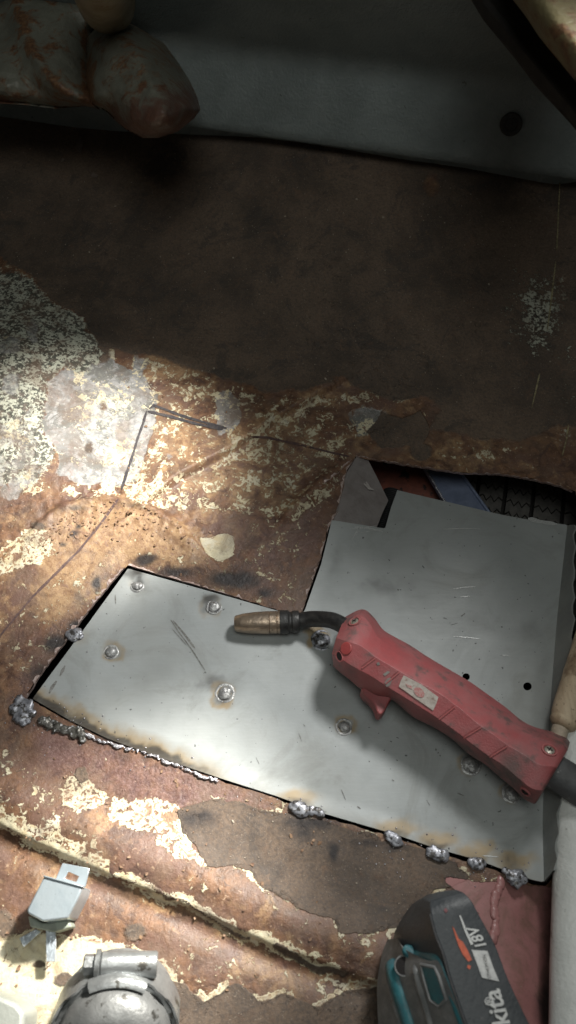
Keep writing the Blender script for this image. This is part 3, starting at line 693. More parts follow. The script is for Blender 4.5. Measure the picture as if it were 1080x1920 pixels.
def steel():
    t = NT('bare_sheet_steel')
    bu, so, ha, _ = t.attr('m1')
    n1 = t.noise(14, 3, 0.5); n2 = t.noise(70, 4, 0.6, 0.3); nf = t.noise(500, 3, 0.6); ns = t.noise(160, 3, 0.6, 0, t.scale((1, 7, 1)))
    c = t.mix(t.step(n1, 0.3, 0.7), (0.425, 0.45, 0.452), (0.365, 0.39, 0.395))
    c = t.mix(t.step(n2, 0.45, 0.75, 0, 0.35), c, (0.30, 0.32, 0.32))
    c = t.mix(t.step(ns, 0.5, 0.8, 0, 0.25), c, (0.50, 0.52, 0.51))
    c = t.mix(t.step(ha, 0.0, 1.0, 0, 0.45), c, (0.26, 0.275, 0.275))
    c = t.mix(t.step(t.math('MULTIPLY', bu, t.math('ADD', 0.55, t.math('MULTIPLY', n2, 0.9))), 0.12, 0.9, 0, 0.85), c, (0.34, 0.245, 0.125))
    c = t.mix(t.step(t.math('MULTIPLY', so, t.math('ADD', 0.5, t.math('MULTIPLY', n2, 1.0))), 0.1, 0.8, 0, 0.92), c, (0.045, 0.04, 0.036))
    c = t.mix(t.step(t.noise(330, 2, 0.5), 0.715, 0.74, 0, 0.8), c, (0.05, 0.05, 0.05))
    g = t.noise(900, 3, 0.7, 0, t.scale((0.06, 1, 1))); g2 = t.noise(18, 6, 0.7, 1.2)
    c = t.mix(t.step(g, 0.40, 0.62, 0.0, 0.09), c, (0.27, 0.285, 0.28))
    c = t.mix(t.step(g2, 0.50, 0.66, 0, 0.38), c, (0.235, 0.24, 0.225))
    c = t.mix(t.step(t.noise(9, 4, 0.6, 0.6), 0.50, 0.68, 0, 0.30), c, (0.33, 0.335, 0.315))
    r = t.math('ADD', t.math('MULTIPLY', g2, 0.36), t.math('ADD', t.math('MULTIPLY', g, 0.05), 0.33))
    return t.out(c, r, 0.20, t.math('ADD', t.math('MULTIPLY', nf, 0.3), n2), 0.00012)
M_ST = steel()
patch = empty('steel_patch', P(520, 1300, 0), 'large bare sheet steel repair patch tack welded into the rusty floor', 'steel patch')
def local(o):       # bring a world-coordinate mesh under the patch
    o.data.transform(Matrix.Translation(-Vector(patch.location))); o.parent = patch; return o
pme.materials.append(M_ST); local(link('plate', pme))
def S(px, py, dz=0.0):
    p = P(px, py, 0.0006); z = float(plate_z(np.array([[p.x]]), np.array([[p.y]]))[0, 0]); return P(px, py, z + dz)
# cut edge of the plate (its thickness)
bm = bmesh.new(); pd = densify(PATCH, 8, 0.0); tp = [bm.verts.new(P(x, y, 0.0006)) for x, y in pd]; bt = [bm.verts.new(v.co - Vector((0, 0, 0.0012))) for v in tp]
for i in range(len(pd)): j = (i + 1) % len(pd); bm.faces.new((tp[i], tp[j], bt[j], bt[i]))
M_STE = mat('cut_steel_edge', (0.55, 0.56, 0.57), (0.4, 0.41, 0.42), 300, 0.3, 0.7)
from_bm('plate_edge', bm, M_STE, patch, 60)
# folded flange on the right
M_ST2 = mat('bare_sheet_steel_flange', (0.33, 0.345, 0.335), (0.27, 0.285, 0.28), 40, 0.45, 0.35, spots=(0.06, 0.06, 0.05), spot_sc=300, spot_thr=0.72)
bm = bmesh.new(); CR = [(1064, 984), (1053, 1080), (1042, 1187), (1030, 1350), (1018, 1510), (1020, 1654)]; OU = [(1076, 984), (1074, 1080), (1072, 1187), (1064, 1350), (1048, 1510), (1040, 1632)]
a = catmull([P(x, y, 0.0006) for x, y in CR], 40); b = catmull([P(x, y, 0.016) for x, y in OU], 40)
rows = []
for i, (p, q) in enumerate(zip(a, b)):
    q = q + Vector((0.0010 * math.sin(i * 1.9), 0, 0.0008 * math.sin(i * 2.3)))
    rows.append([bm.verts.new(v) for v in (p, p.lerp(q, 0.12) - Vector((0, 0, 0.0008)), p.lerp(q, 0.5), q, q + Vector((0.0012, 0, -0.0003)), p + Vector((0.0014, 0, -0.0016)))])
for r0, r1 in zip(rows, rows[1:]):
    for k in range(5): bm.faces.new((r0[k], r1[k], r1[k + 1], r0[k + 1]))
from_bm('flange', bm, M_ST2, patch, 50)
# bright ground streak along the top edge and scratches
M_SCR = mat('bright_scratch', (0.56, 0.575, 0.57), (0.42, 0.43, 0.43), 900, rough=0.35, metal=0.3); M_SCD = mat('dark_scuff', (0.14, 0.135, 0.125), (0.26, 0.26, 0.25), 600, 0.6)
for pts, wd, mm in [([(830, 992), (870, 991), (902, 992)], 1.6, M_SCR), ([(850, 1104), (872, 1101), (892, 1100)], 2.4, M_SCR), ([(862, 1119), (882, 1118)], 2.4, M_SCR), ([(850, 1193), (875, 1195), (900, 1198)], 2.2, M_SCR),
                    ([(938, 1228), (955, 1229)], 2, M_SCR), ([(990, 972), (1012, 978), (1045, 983)], 7, M_SCR), ([(665, 988), (690, 990), (718, 997)], 4, M_SCR), ([(664, 994), (680, 999), (700, 994)], 2, M_SCR), ([(668, 1004), (672, 990), (660, 1012)], 2, M_SCR),
                    ([(655, 992), (705, 986)], 2, M_SCR), ([(905, 1604), (935, 1607)], 3, M_SCR), ([(320, 1162), (335, 1185), (358, 1215), (384, 1256)], 3, M_SCD), ([(324, 1163), (345, 1188), (366, 1216)], 4, M_SCD), ([(322, 1178), (350, 1210)], 2, M_SCD),
                    ([(122, 1248), (117, 1258), (112, 1268)], 5, M_SCD), ([(106, 1277), (98, 1288), (92, 1300)], 7, M_SCD), ([(216, 1115), (217, 1132)], 3, M_SCD), ([(480, 1420), (486, 1432)], 2, M_SCD), ([(800, 1500), (806, 1510)], 3, M_SCD),
                    ([(640, 1480), (648, 1500)], 2, M_SCD), ([(560, 1375), (566, 1390)], 2, M_SCD), ([(865, 1155), (872, 1150)], 4, M_SCD), ([(845, 1172), (858, 1168)], 2, M_SCD), ([(858, 1487), (870, 1492)], 4, M_SCD), ([(670, 1512), (676, 1516)], 5, M_SCD),
                    ([(735, 1462), (739, 1464)], 4, M_SCD), ([(569, 1358), (572, 1362)], 4, M_SCD)]:
    bm = bmesh.new(); ribbon(bm, pts, wd * (0.7 if wd < 4 else 1), 0.0003, S); from_bm('scratch', bm, mm, patch)

M_WELD = mat('weld_metal', (0.38, 0.39, 0.43), (0.17, 0.175, 0.20), 260, 0.40, 0.5, spots=(0.075, 0.07, 0.068), spot_sc=330, spot_thr=0.53, bump=0.00018, bsc=500)
M_BEAD = mat('bright_weld_bead', (0.56, 0.56, 0.60), (0.30, 0.28, 0.31), 500, 0.30, 0.7, bump=0.0006, bsc=800)
M_PLUG = mat('plug_weld_metal', (0.44, 0.445, 0.44), (0.24, 0.24, 0.245), 260, 0.38, 0.4, spots=(0.10, 0.08, 0.06), spot_sc=500, spot_thr=0.62, bump=0.0004, bsc=700)
for i, (x, y) in enumerate(PLUGS):
    bm = bmesh.new(); k = (0.88, 0.98, 0.94, 1.18, 1.02, 1.35, 1.2, 1.1)[i]
    blob(bm, S(x, y, 0.0001), 0.0042 * k, (random.uniform(.9, 1.15), random.uniform(.8, 1.05), random.uniform(.30, .44)), i + 2, 0.24, 3, 1.5)
    blob(bm, S(x + random.uniform(-5, 5), y + random.uniform(-4, 4), 0.0004), 0.0027 * k, (1, 1, .45), i + 22, 0.3, 2, 1.8)
    c = S(x, y, 0); n = 20; ringo = []
    prf = [(0.0060 * k, 0.00005), (0.0055 * k, 0.00035), (0.0048 * k, 0.00045), (0.0040 * k, 0.0001)]
    for r, h in prf: ringo.append([bm.verts.new(c + Vector((math.cos(2 * math.pi * q / n) * r * (1 + .06 * math.sin(q * 1.7 + i)), math.sin(2 * math.pi * q / n) * r, h))) for q in range(n)])
    for a, b in zip(ringo, ringo[1:]):
        for q in range(n): bm.faces.new((a[q], a[(q + 1) % n], b[(q + 1) % n], b[q]))
    from_bm('plug_weld', bm, M_PLUG if i not in (5,) else M_WELD, patch, 70)
def melt(o, vox=0.0004):
    r = o.modifiers.new('melt', 'REMESH'); r.mode = 'VOXEL'; r.voxel_size = vox; r.use_smooth_shade = True
    q = o.modifiers.new('flow', 'SMOOTH'); q.factor = 0.5; q.iterations = 8
    return o
def cluster(name, pts, m, seed=0, lab=None):
    bm = bmesh.new()
    for i, (x, y, r) in enumerate(pts): blob(bm, S(x, y, 0.0002), r * random.uniform(1.0, 1.35), (random.uniform(.85, 1.2), random.uniform(.8, 1.1), 0.40), seed + i, 0.3, 3, 1.8)
    return melt(from_bm(name, bm, m, patch, 75))
cluster('weld_tack', [(36, 1312, .0030), (30, 1328, .0034), (48, 1325, .0040), (40, 1345, .0040), (52, 1350, .0030), (25, 1335, .0026), (58, 1338, .0028), (44, 1354, .0026)], M_WELD, 1)
cluster('weld_tack', [(135, 1190, .0034), (144, 1188, .0036), (140, 1196, .0032), (150, 1193, .0024)], M_WELD, 12)
cluster('weld_tack', [(556, 1514, .0034), (566, 1519, .0040), (548, 1512, .0020), (584, 1520, .0028), (594, 1521, .0030), (602, 1526, .0026)], M_WELD, 20)
cluster('weld_tack', [(734, 1568, .0028), (742, 1576, .0032), (748, 1581, .0024), (729, 1563, .002)], M_WELD, 31)
cluster('weld_tack', [(812, 1598, .0032), (821, 1602, .0040), (831, 1604, .0030), (824, 1608, .0024)], M_WELD, 41)
cluster('weld_tack', [(887, 1617, .0030), (896, 1620, .0034), (902, 1624, .0020)], M_WELD, 51)
cluster('weld_tack', [(947, 1632, .0022), (955, 1637, .0024), (967, 1644, .0048), (977, 1648, .0030), (968, 1652, .0030)], M_WELD, 61)
random.seed(5)
bm = bmesh.new()
for i in range(34):
    u = i / 33; blob(bm, S(78 + 80 * u + random.uniform(-4, 4), 1350 + 32 * u + random.uniform(-7, 6), 0.0002), random.uniform(.0014, .0033), (1, 1, .5), i, .5, 2, 2.2)
melt(from_bm('weld_bead', bm, mat('dull_weld_bead', (0.15, 0.145, 0.135), (0.06, 0.058, 0.05), 300, 0.38, 0.5, spots=(0.5, 0.5, 0.52), spot_sc=420, spot_thr=0.60, bump=0.0006), patch, 75))
bm = bmesh.new()
for i in range(80):
    u = i / 79; x = 138 + 274 * u; y = 1368 + 96 * u + 3 * math.sin(u * 9)
    blob(bm, S(x + random.uniform(-2, 2), y + random.uniform(-2.5, 2.5), 0.0001), random.choice((.0006, .0008, .0011, .0017)) * (1 - .3 * u), (1.4, 1, .32), i, .45, 2, 2.0)
melt(from_bm('weld_bead', bm, M_BEAD, patch, 75), 0.00035)
# spatter grains
bm = bmesh.new()
for i in range(150):
    x, y = random.choice(TACKS + [(45, 1335), (120, 1360), (200, 1390), (300, 1430), (150, 1190), (520, 1500)]); x += random.gauss(0, 45); y += random.gauss(0, 26)
    blob(bm, (S if sdf(PATCH, np.array([x]), np.array([y]))[0] < 0 else F)(x, y, 0.0001), random.uniform(.0003, .0007), seed=i, sub=1)
o = from_bm('weld_spatter', bm, M_BEAD, patch, 90); o['kind'] = 'stuff'

# ================================================================== WELDING TORCH
M_TR = None
def torch_red():
    t = NT('worn_red_plastic')
    n1 = t.noise(22, 4, 0.6, 0.4); n2 = t.noise(110, 4, 0.65, 0.3); nf = t.noise(900, 2, 0.6)
    c = t.mix(t.step(n2, 0.3, 0.7), (0.36, 0.060, 0.066), (0.29, 0.056, 0.060))
    c = t.mix(t.step(n1, 0.33, 0.68, 0.16, 0.60), c, (0.33, 0.18, 0.18))            # dust film
    c = t.mix(t.step(t.math('ADD', n2, t.math('MULTIPLY', n1, 0.8)), 0.92, 1.12, 0, 0.8), c, (0.12, 0.085, 0.08))   # grime
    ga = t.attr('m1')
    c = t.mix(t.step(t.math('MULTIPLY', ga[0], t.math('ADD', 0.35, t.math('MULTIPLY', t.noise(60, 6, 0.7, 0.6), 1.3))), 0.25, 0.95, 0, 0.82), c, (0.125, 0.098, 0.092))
    geo = t.n('ShaderNodeNewGeometry')
    c = t.mix(t.step(geo.outputs['Pointiness'], 0.52, 0.58, 0, 0.35), c, (0.52, 0.17, 0.165))                         # rubbed edges
    return t.out(c, t.math('ADD', t.math('MULTIPLY', n2, 0.25), 0.36), 0, t.math('ADD', nf, t.math('MULTIPLY', n2, 0.5)), 0.00022)
M_TR = torch_red()
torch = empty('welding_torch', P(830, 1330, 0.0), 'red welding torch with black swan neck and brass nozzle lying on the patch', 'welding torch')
Zs = (0.021, 0.037, 0.046, 0.041, 0.024)
ST = [((648, 1156), (643, 1165), (630, 1196), (622, 1226), (625, 1250), .80), ((679, 1142), (674, 1153), (652, 1203), (640, 1236), (640, 1263), .97), ((700, 1156), (694, 1170), (675, 1210), (662, 1250), (656, 1275), 1.0),
      ((718, 1180), (709, 1195), (703, 1231), (696, 1268), (676, 1292), 1.0), ((740, 1194), (735, 1211), (735, 1250), (722, 1285), (704, 1308), 1.0), ((768, 1209), (765, 1229), (762, 1266), (746, 1300), (736, 1313), 1.0),
      ((800, 1230), (793, 1247), (793, 1283), (780, 1321), (774, 1344), 1.0), ((835, 1251), (829, 1266), (824, 1300), (815, 1343), (810, 1362), 1.0), ((878, 1276), (872, 1296), (862, 1328), (853, 1370), (848, 1386), 1.0),
      ((915, 1302), (906, 1320), (895, 1356), (885, 1395), (878, 1413), 1.0), ((947, 1325), (938, 1344), (925, 1377), (914, 1416), (908, 1432), 1.0), ((976, 1349), (968, 1366), (952, 1397), (943, 1435), (936, 1456), 1.0),
      ((1000, 1362), (994, 1377), (978, 1412), (968, 1456), (961, 1477), 1.02), ((1032, 1371), (1028, 1389), (1008, 1432), (994, 1477), (983, 1498), 1.05), ((1058, 1380), (1055, 1397), (1036, 1437), (1014, 1482), (1001, 1507), 1.05),
      ((1069, 1392), (1065, 1405), (1044, 1440), (1021, 1480), (1007, 1503), .98)]
lines = []
for k in range(5): lines.append(catmull([P(*s[k], Zs[k] * s[5]) for s in ST], 64))
lowb = [Vector((p.x, p.y, 0.009)).lerp(Vector((q.x, q.y, 0.009)), 0.22) for p, q in zip(lines[0], lines[4])]
lowf = [Vector((p.x, p.y, 0.008)).lerp(Vector((q.x, q.y, 0.008)), 0.80) for p, q in zip(lines[0], lines[4])]
rings = [[lines[0][i], lines[1][i], lines[2][i], lines[3][i], lines[4][i], lowf[i], lowb[i]] for i in range(64)]
bm = bmesh.new(); vr = [[bm.verts.new(p) for p in r] for r in rings]
for a, b in zip(vr, vr[1:]):
    for k in range(7): bm.faces.new((a[k], a[(k + 1) % 7], b[(k + 1) % 7], b[k]))
bm.faces.new(vr[0][::-1]); bm.faces.new(vr[-1])
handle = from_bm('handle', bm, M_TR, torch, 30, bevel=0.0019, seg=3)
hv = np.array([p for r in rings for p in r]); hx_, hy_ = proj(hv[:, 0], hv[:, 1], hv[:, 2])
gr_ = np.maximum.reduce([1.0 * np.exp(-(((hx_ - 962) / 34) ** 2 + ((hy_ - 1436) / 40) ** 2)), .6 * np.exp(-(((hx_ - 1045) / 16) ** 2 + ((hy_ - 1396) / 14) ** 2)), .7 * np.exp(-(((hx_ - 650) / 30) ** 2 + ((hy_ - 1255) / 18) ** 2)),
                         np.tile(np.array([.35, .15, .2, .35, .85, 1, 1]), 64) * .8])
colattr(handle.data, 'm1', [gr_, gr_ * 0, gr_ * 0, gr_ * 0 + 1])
def torch_surf(px, py):
    """height of the handle's visible skin under a pixel, by the strips it is built from"""
    best = None
    o = Vector((0, 0, CAM_H)); d = Vector(ray(px, py))
    from mathutils.geometry import intersect_ray_tri
    for i in range(63):
        for k in range(4):
            q = (rings[i][k], rings[i][k + 1], rings[i + 1][k + 1], rings[i + 1][k])
            for tri in ((q[0], q[1], q[2]), (q[0], q[2], q[3])):
                h = intersect_ray_tri(*tri, d, o, True)
                if h is not None and (best is None or h.z > best[0].z):
                    n = (tri[1] - tri[0]).cross(tri[2] - tri[0]).normalized(); n = n if n.z > 0 else -n
                    best = (h, n)
    return best if best else (P(px, py, 0.04), Vector((0, 0, 1)))
def T(px, py, dz=0.0):
    h, n = torch_surf(px, py); return h + n * dz
M_SCREW = mat('zinc_screw', (0.58, 0.55, 0.48), (0.34, 0.31, 0.26), 500, 0.35, 0.5); M_DK = mat('dark_recess', (0.015, 0.012, 0.012), rough=0.8)
for x, y, r in ((665, 1166, .0026), (1030, 1407, .0030), (985, 1484, .0022)):
    h, n = torch_surf(x, y)
    bm = bmesh.new(); lathe(bm, [(r * 1.55, -0.0006), (r * 1.55, 0.00085), (r * 1.25, 0.0010), (r * 1.08, 0.0004), (r * 1.05, -0.0004)], h, n, 24, False); boss = from_bm('screw_boss', bm, M_TR, torch)
    bm = bmesh.new(); lathe(bm, [(r, -0.0006), (r, 0.0005), (r * 0.8, 0.0009), (0.0001, 0.0011)], h, n, 20); s = from_bm('screw', bm, M_SCREW if y < 1480 else M_DK, torch)
    bm = bmesh.new(); u = n.orthogonal().normalized(); v = n.cross(u)
    for a, b in ((u, v), (v, u)): prism(bm, [h + n * .00125 + a * r * .6 * sx + b * r * .13 * sy for sx, sy in ((1, 1), (-1, 1), (-1, -1), (1, -1))], [h + n * .0006 + a * r * .6 * sx + b * r * .13 * sy for sx, sy in ((1, 1), (-1, 1), (-1, -1), (1, -1))])
    from_bm('cross_slot', bm, M_DK, s)
h, n = torch_surf(649, 1216); bm = bmesh.new(); lathe(bm, [(.0040, -.0005), (.0040, .0004), (.0036, .0007), (.0001, .0008)], h, n, 24)
M_TR2 = mat('clean_red_plastic', (0.40, 0.07, 0.07), (0.34, 0.075, 0.075), 100, 0.4); from_bm('button', bm, M_TR2, torch)
h, n = torch_surf(637, 1231); u = (P(640, 1238, .03) - P(634, 1224, .03)).normalized(); v = n.cross(u)
bm = bmesh.new(); N = 20
def ring_e(k, dz): return [bm.verts.new(h + n * dz + (u * math.cos(2 * math.pi * q / N) * .0029 + v * math.sin(2 * math.pi * q / N) * .0019) * k) for q in range(N)]
r0 = ring_e(1.35, -.0002); r1 = ring_e(1.25, .0007); r2 = ring_e(1.0, .0006)
for a, b in ((r0, r1), (r1, r2)):
    for q in range(N): bm.faces.new((a[q], a[(q + 1) % N], b[(q + 1) % N], b[q]))
sl = from_bm('switch_slot', bm, M_TR, torch)
bm = bmesh.new(); r2 = ring_e(1.02, .00045); bm.faces.new(r2); from_bm('slot_hole', bm, M_DK, sl)
# raised chevron ribs on the side grip
M_TRD = mat('dirty_red_plastic', (0.30, 0.060, 0.062), (0.22, 0.06, 0.06), 200, 0.5)
for a, b in (((702, 1232), (677, 1250)), ((747, 1258), (722, 1279)), ((851, 1323), (822, 1346)), ((901, 1361), (868, 1381)), ((949, 1397), (917, 1417))):
    bm = bmesh.new(); ribbon(bm, [a, b], 2.6, 0.0003, T); from_bm('grip_groove', bm, M_TRD, torch)
    bm = bmesh.new(); dx, dy = 1.6, 3.2; q = [T(a[0] + dx + sx, a[1] + dy + sy, z) for sx, sy, z in ((0, 0, .0008), (0, 0, .0008))]
    pts = [T(a[0] + (b[0] - a[0]) * k / 6 + dx, a[1] + (b[1] - a[1]) * k / 6 + dy, .0002) for k in range(7)]; tube(bm, pts, 0.00055, 6); from_bm('grip_rib', bm, M_TR, torch)
# ground-in paint chips
M_CHIP = mat('grey_scuff', (0.26, 0.24, 0.225), rough=0.6)
for pts in ([(727, 1272), (732, 1270), (735, 1276), (731, 1286), (725, 1287), (721, 1280)], [(706, 1243), (711, 1241), (713, 1246), (708, 1248)], [(718, 1264), (727, 1258), (732, 1260), (722, 1268)]):
    bm = bmesh.new(); bm.faces.new([bm.verts.new(T(x, y, .0004)) for x, y in pts]); from_bm('scuff', bm, M_CHIP, torch)
# sticker
M_STK = mat('grimy_white_label', (0.50, 0.46, 0.42), (0.40, 0.35, 0.31), 250, 0.45, spots=(0.30, 0.22, 0.19), spot_sc=500, spot_thr=0.62)
bm = bmesh.new(); q = [(757, 1266), (790, 1283), (822, 1307), (818, 1320), (812, 1332), (780, 1310), (748, 1287), (752, 1276)]
c0 = T(785, 1298, .0006); top = [T(x, y, .0007) for x, y in q]
prism(bm, top, [p - Vector((0, 0, .0008)) for p in top]); stk = from_bm('sticker', bm, M_STK, torch, 60)
M_LOGO = mat('faded_red_print', (0.46, 0.16, 0.16), (0.50, 0.34, 0.31), 700, 0.5)
bm = bmesh.new(); bm.faces.new([bm.verts.new(T(786 + 10 * math.cos(a), 1298 + 9 * math.sin(a) + 4 * math.cos(a), .00105)) for a in [2 * math.pi * k / 18 for k in range(18)]])
bm.faces.new([bm.verts.new(T(x, y, .00105)) for x, y in ((760, 1281), (772, 1286), (774, 1293), (764, 1288))]); from_bm('logo', bm, M_LOGO, stk)
# trigger
bm = bmesh.new(); pxprism(bm, [(690, 1286), (724, 1283), (737, 1303), (729, 1316), (724, 1328), (717, 1338), (711, 1340), (706, 1333), (704, 1325), (699, 1316), (684, 1303), (676, 1291)], 0.027, 0.013)
from_bm('trigger', bm, M_TR, torch, 30, bevel=0.0022, seg=3)
# swan neck, collar, nozzle
nz = [P(440, 1169, .0088), P(527, 1166.5, .0100), P(558, 1165, .0105), P(580, 1161, .0125), P(603, 1161, .017), P(625, 1164, .022), P(648, 1176, .026), P(672, 1195, .028)]
M_BLK = mat('black_insulated_neck', (0.020, 0.020, 0.021), (0.035, 0.034, 0.033), 200, 0.42, spots=(0.14, 0.13, 0.12), spot_sc=260, spot_thr=0.70)
bm = bmesh.new(); tube(bm, catmull(nz[2:], 30), 0.0055, 18); from_bm('swan_neck', bm, M_BLK, torch, 60)
axn = (nz[1] - nz[0]); Ln = axn.length
bm = bmesh.new(); lathe(bm, [(.0055, Ln + .0125), (.0072, Ln + .0122), (.0076, Ln + .011), (.0076, Ln + .008), (.0068, Ln + .0072), (.0068, Ln + .006), (.0080, Ln + .005), (.0081, Ln - .0005), (.0070, Ln - .001)], nz[0], axn, 32, False); from_bm('collar', bm, M_BLK, torch, 40)
M_NOZ = mat('brushed_brass_nozzle', (0.46, 0.36, 0.27), (0.32, 0.255, 0.20), 160, 0.36, 0.75, spots=(0.14, 0.11, 0.09), spot_sc=200, spot_thr=0.64)
bm = bmesh.new(); lathe(bm, [(.0040, .012), (.0040, .001), (.0046, 0.0), (.0054, .0008), (.0066, .006), (.0074, .014), (.0077, .022), (.0077, .0236), (.0073, .0239), (.0077, .0243), (.0077, .0288), (.0073, .0291), (.0077, .0295), (.0077, Ln), (.0060, Ln + .0006)], nz[0], axn, 40, False)
noz = from_bm('nozzle', bm, M_NOZ, torch, 40)
bm = bmesh.new(); lathe(bm, [(.0044, .0022), (.0001, .0022)], nz[0], axn, 20, False); from_bm('nozzle_mouth', bm, M_DK, noz)
# cable boot
M_CAB = mat('grey_cable_sheath', (0.10, 0.105, 0.11), (0.075, 0.078, 0.08), 120, 0.55, spots=(0.2, 0.2, 0.2), spot_sc=200, spot_thr=0.66)
bm = bmesh.new(); tube(bm, catmull([P(1015, 1432, .026), P(1048, 1452, .026), P(1085, 1476, .026), P(1135, 1512, .022), P(1200, 1580, .016), P(1290, 1720, .013)], 30), 0.0105, 22); from_bm('cable', bm, M_CAB, torch, 60)

# ================================================================== CORDLESS TOOL, BOTTOM RIGHT
M_BAT = mat('black_battery_plastic', (0.034, 0.040, 0.046), (0.050, 0.056, 0.062), 90, 0.48, spots=(0.12, 0.12, 0.12), spot_sc=170, spot_thr=0.70)
M_TG = mat('dark_grey_rubber', (0.20, 0.205, 0.205), (0.14, 0.146, 0.148), 140, 0.55, spots=(0.14, 0.12, 0.10), spot_sc=250, spot_thr=0.68)
M_TEAL = mat('teal_plastic', (0.035, 0.17, 0.20), (0.05, 0.135, 0.16), 140, 0.45, spots=(0.20, 0.26, 0.27), spot_sc=200, spot_thr=0.68)
tool = empty('cordless_tool', P(820, 1900, 0), 'teal and black cordless power tool with 18V battery in bottom right corner', 'power tool')
BT = 0.075
def tz(px, py): return BT
# battery: top face outline (px at height), ridge on the left, side down
bt_ridge = [(806, 1690), (808, 1714), (818, 1753), (832, 1788), (845, 1835), (865, 1893), (885, 1950), (930, 2080)]
bt_right = [(868, 1672), (884, 1689), (902, 1722), (929, 1773), (951, 1831), (977, 1888), (1005, 1945), (1062, 2070)]
bt_left = [(792, 1685), (774, 1708), (752, 1752), (770, 1800), (790, 1850), (812, 1905), (835, 1960), (880, 2090)]
zr = (0.072, 0.075, 0.075, 0.075, 0.075, 0.075, 0.075, 0.075)
zl = (0.055, 0.050, 0.046, 0.046, 0.046, 0.046, 0.046, 0.046)
bm = bmesh.new()
l0 = catmull([P(*p, z) for p, z in zip(bt_left, zl)], 40); l1 = catmull([P(*p, z) for p, z in zip(bt_ridge, zr)], 40); l2 = catmull([P(*p, z) for p, z in zip(bt_right, zr)], 40)
rg = []
for p, q, r in zip(l0, l1, l2):
    rg.append([bm.verts.new(v) for v in (Vector((p.x, p.y, 0.012)), p, q, q.lerp(r, 0.5) + Vector((0, 0, .0012)), r, Vector((r.x - .003, r.y, 0.05)), Vector((r.x - .004, r.y, 0.012)))])
# rounded nose
nose = [P(*p, z) for p, z in (((802, 1677), .050), ((822, 1672), .064), ((838, 1670), .067), ((856, 1668), .064))]
nv = [bm.verts.new(Vector((nose[0].x, nose[0].y, .012))), bm.verts.new(nose[0]), bm.verts.new(nose[1]), bm.verts.new(nose[2]), bm.verts.new(nose[3]), bm.verts.new(Vector((nose[3].x, nose[3].y, .05))), bm.verts.new(Vector((nose[3].x, nose[3].y, .012)))]
rg = [nv] + rg
for a, b in zip(rg, rg[1:]):
    for k in range(6): bm.faces.new((a[k], a[k + 1], b[k + 1], b[k]))
bm.faces.new(nv[::-1])
battery = from_bm('battery', bm, M_BAT, tool, 40, bevel=0.0024, seg=3)
# seam along the battery ridge
bm = bmesh.new(); tube(bm, [p + Vector((-.0006, 0, .0002)) for p in catmull([P(*p, z) for p, z in zip(bt_ridge[1:], zr[1:])], 30)], 0.0006, 6); from_bm('seam', bm, mat('worn_black_edge', (0.075, 0.075, 0.078), rough=0.5), battery)
# grey body to the left of the battery
bd_out = [(727, 1761), (719, 1780), (711, 1815), (707, 1854), (709, 1920), (716, 2080)]
bd_top = [(745, 1760), (746, 1790), (742, 1830), (752, 1870), (766, 1925), (800, 2085)]
bd_in = [(754, 1778), (800, 1800), (822, 1803), (838, 1840), (862, 1900), (925, 2080)]
a0 = catmull([P(*p, .024) for p in bd_out], 30); a1 = catmull([P(*p, .044) for p in bd_top], 30); a2 = catmull([P(*p, z) for p, z in zip(bd_in, (.051, .066, .073, .0745, .0745, .0745))], 30)
bm = bmesh.new(); rg = [[bm.verts.new(v) for v in (Vector((p.x + .002, p.y, .003)), p, q, q.lerp(r, .5) + Vector((0, 0, .0015)), r, Vector((r.x, r.y, .03)))] for p, q, r in zip(a0, a1, a2)]
for a, b in zip(rg, rg[1:]):
    for k in range(5): bm.faces.new((a[k], a[k + 1], b[k + 1], b[k]))
bm.faces.new(rg[0][::-1]); bm.faces.new(rg[-1])
body = from_bm('body', bm, M_TG, tool, 40, bevel=0.0015)
from mathutils.bvhtree import BVHTree
def bvh_of(o):
    off = Vector((0, 0, 0)); q = o
    while q is not None: off += Vector(q.location); q = q.parent
    return BVHTree.FromPolygons([v.co + off for v in o.data.vertices], [tuple(p.vertices) for p in o.data.polygons])
BV = bvh_of(body), bvh_of(battery)
def TB(px, py, dz=0.0):
    o = Vector((0, 0, CAM_H)); d = Vector(ray(px, py)).normalized(); best = None
    for b in BV:
        h = b.ray_cast(o, d)
        if h[0] is not None and (best is None or h[3] < best[3]): best = h
    if best is None: return P(px, py, .05)
    return best[0] - d * dz
def strip(name, path, rad, m, parent, n=None):
    bm = bmesh.new(); q = catmull([Vector((x, y, 0)) for x, y in path], n or 5 * len(path)); tube(bm, [TB(p.x, p.y, -0.9 * rad) for p in q], [rad * 1.5 * min(1, .25 + k * .25) for k in range(len(q))], 12); return from_bm(name, bm, m, parent, 60)
strip('teal_edge', [(757, 1779), (774, 1787), (796, 1795), (818, 1799), (826, 1806), (834, 1826), (845, 1852), (862, 1896), (880, 1945)], 0.0021, M_TEAL, tool)
strip('teal_strip', [(737, 1800), (742, 1825), (752, 1860), (762, 1890), (772, 1922), (782, 1960)], 0.0032, M_TEAL, tool)
strip('grey_rib', [(778, 1808), (784, 1835), (795, 1872), (806, 1910), (816, 1945)], 0.0016, M_TG, tool)
strip('grey_rib', [(728, 1812), (733, 1850), (745, 1895), (758, 1940)], 0.0014, M_TG, tool)
def padtop(name, pts, m, parent, dz=.0012):
    bm = bmesh.new(); top = [TB(x, y, dz) for x, y in pts]; prism(bm, top, [p - Vector((0, 0, dz * 1.6)) for p in top]); return from_bm(name, bm, m, parent, 40)
padtop('teal_panel', [(791, 1812), (813, 1817), (819, 1830), (833, 1872), (823, 1884), (809, 1874), (798, 1838)], M_TEAL, tool)
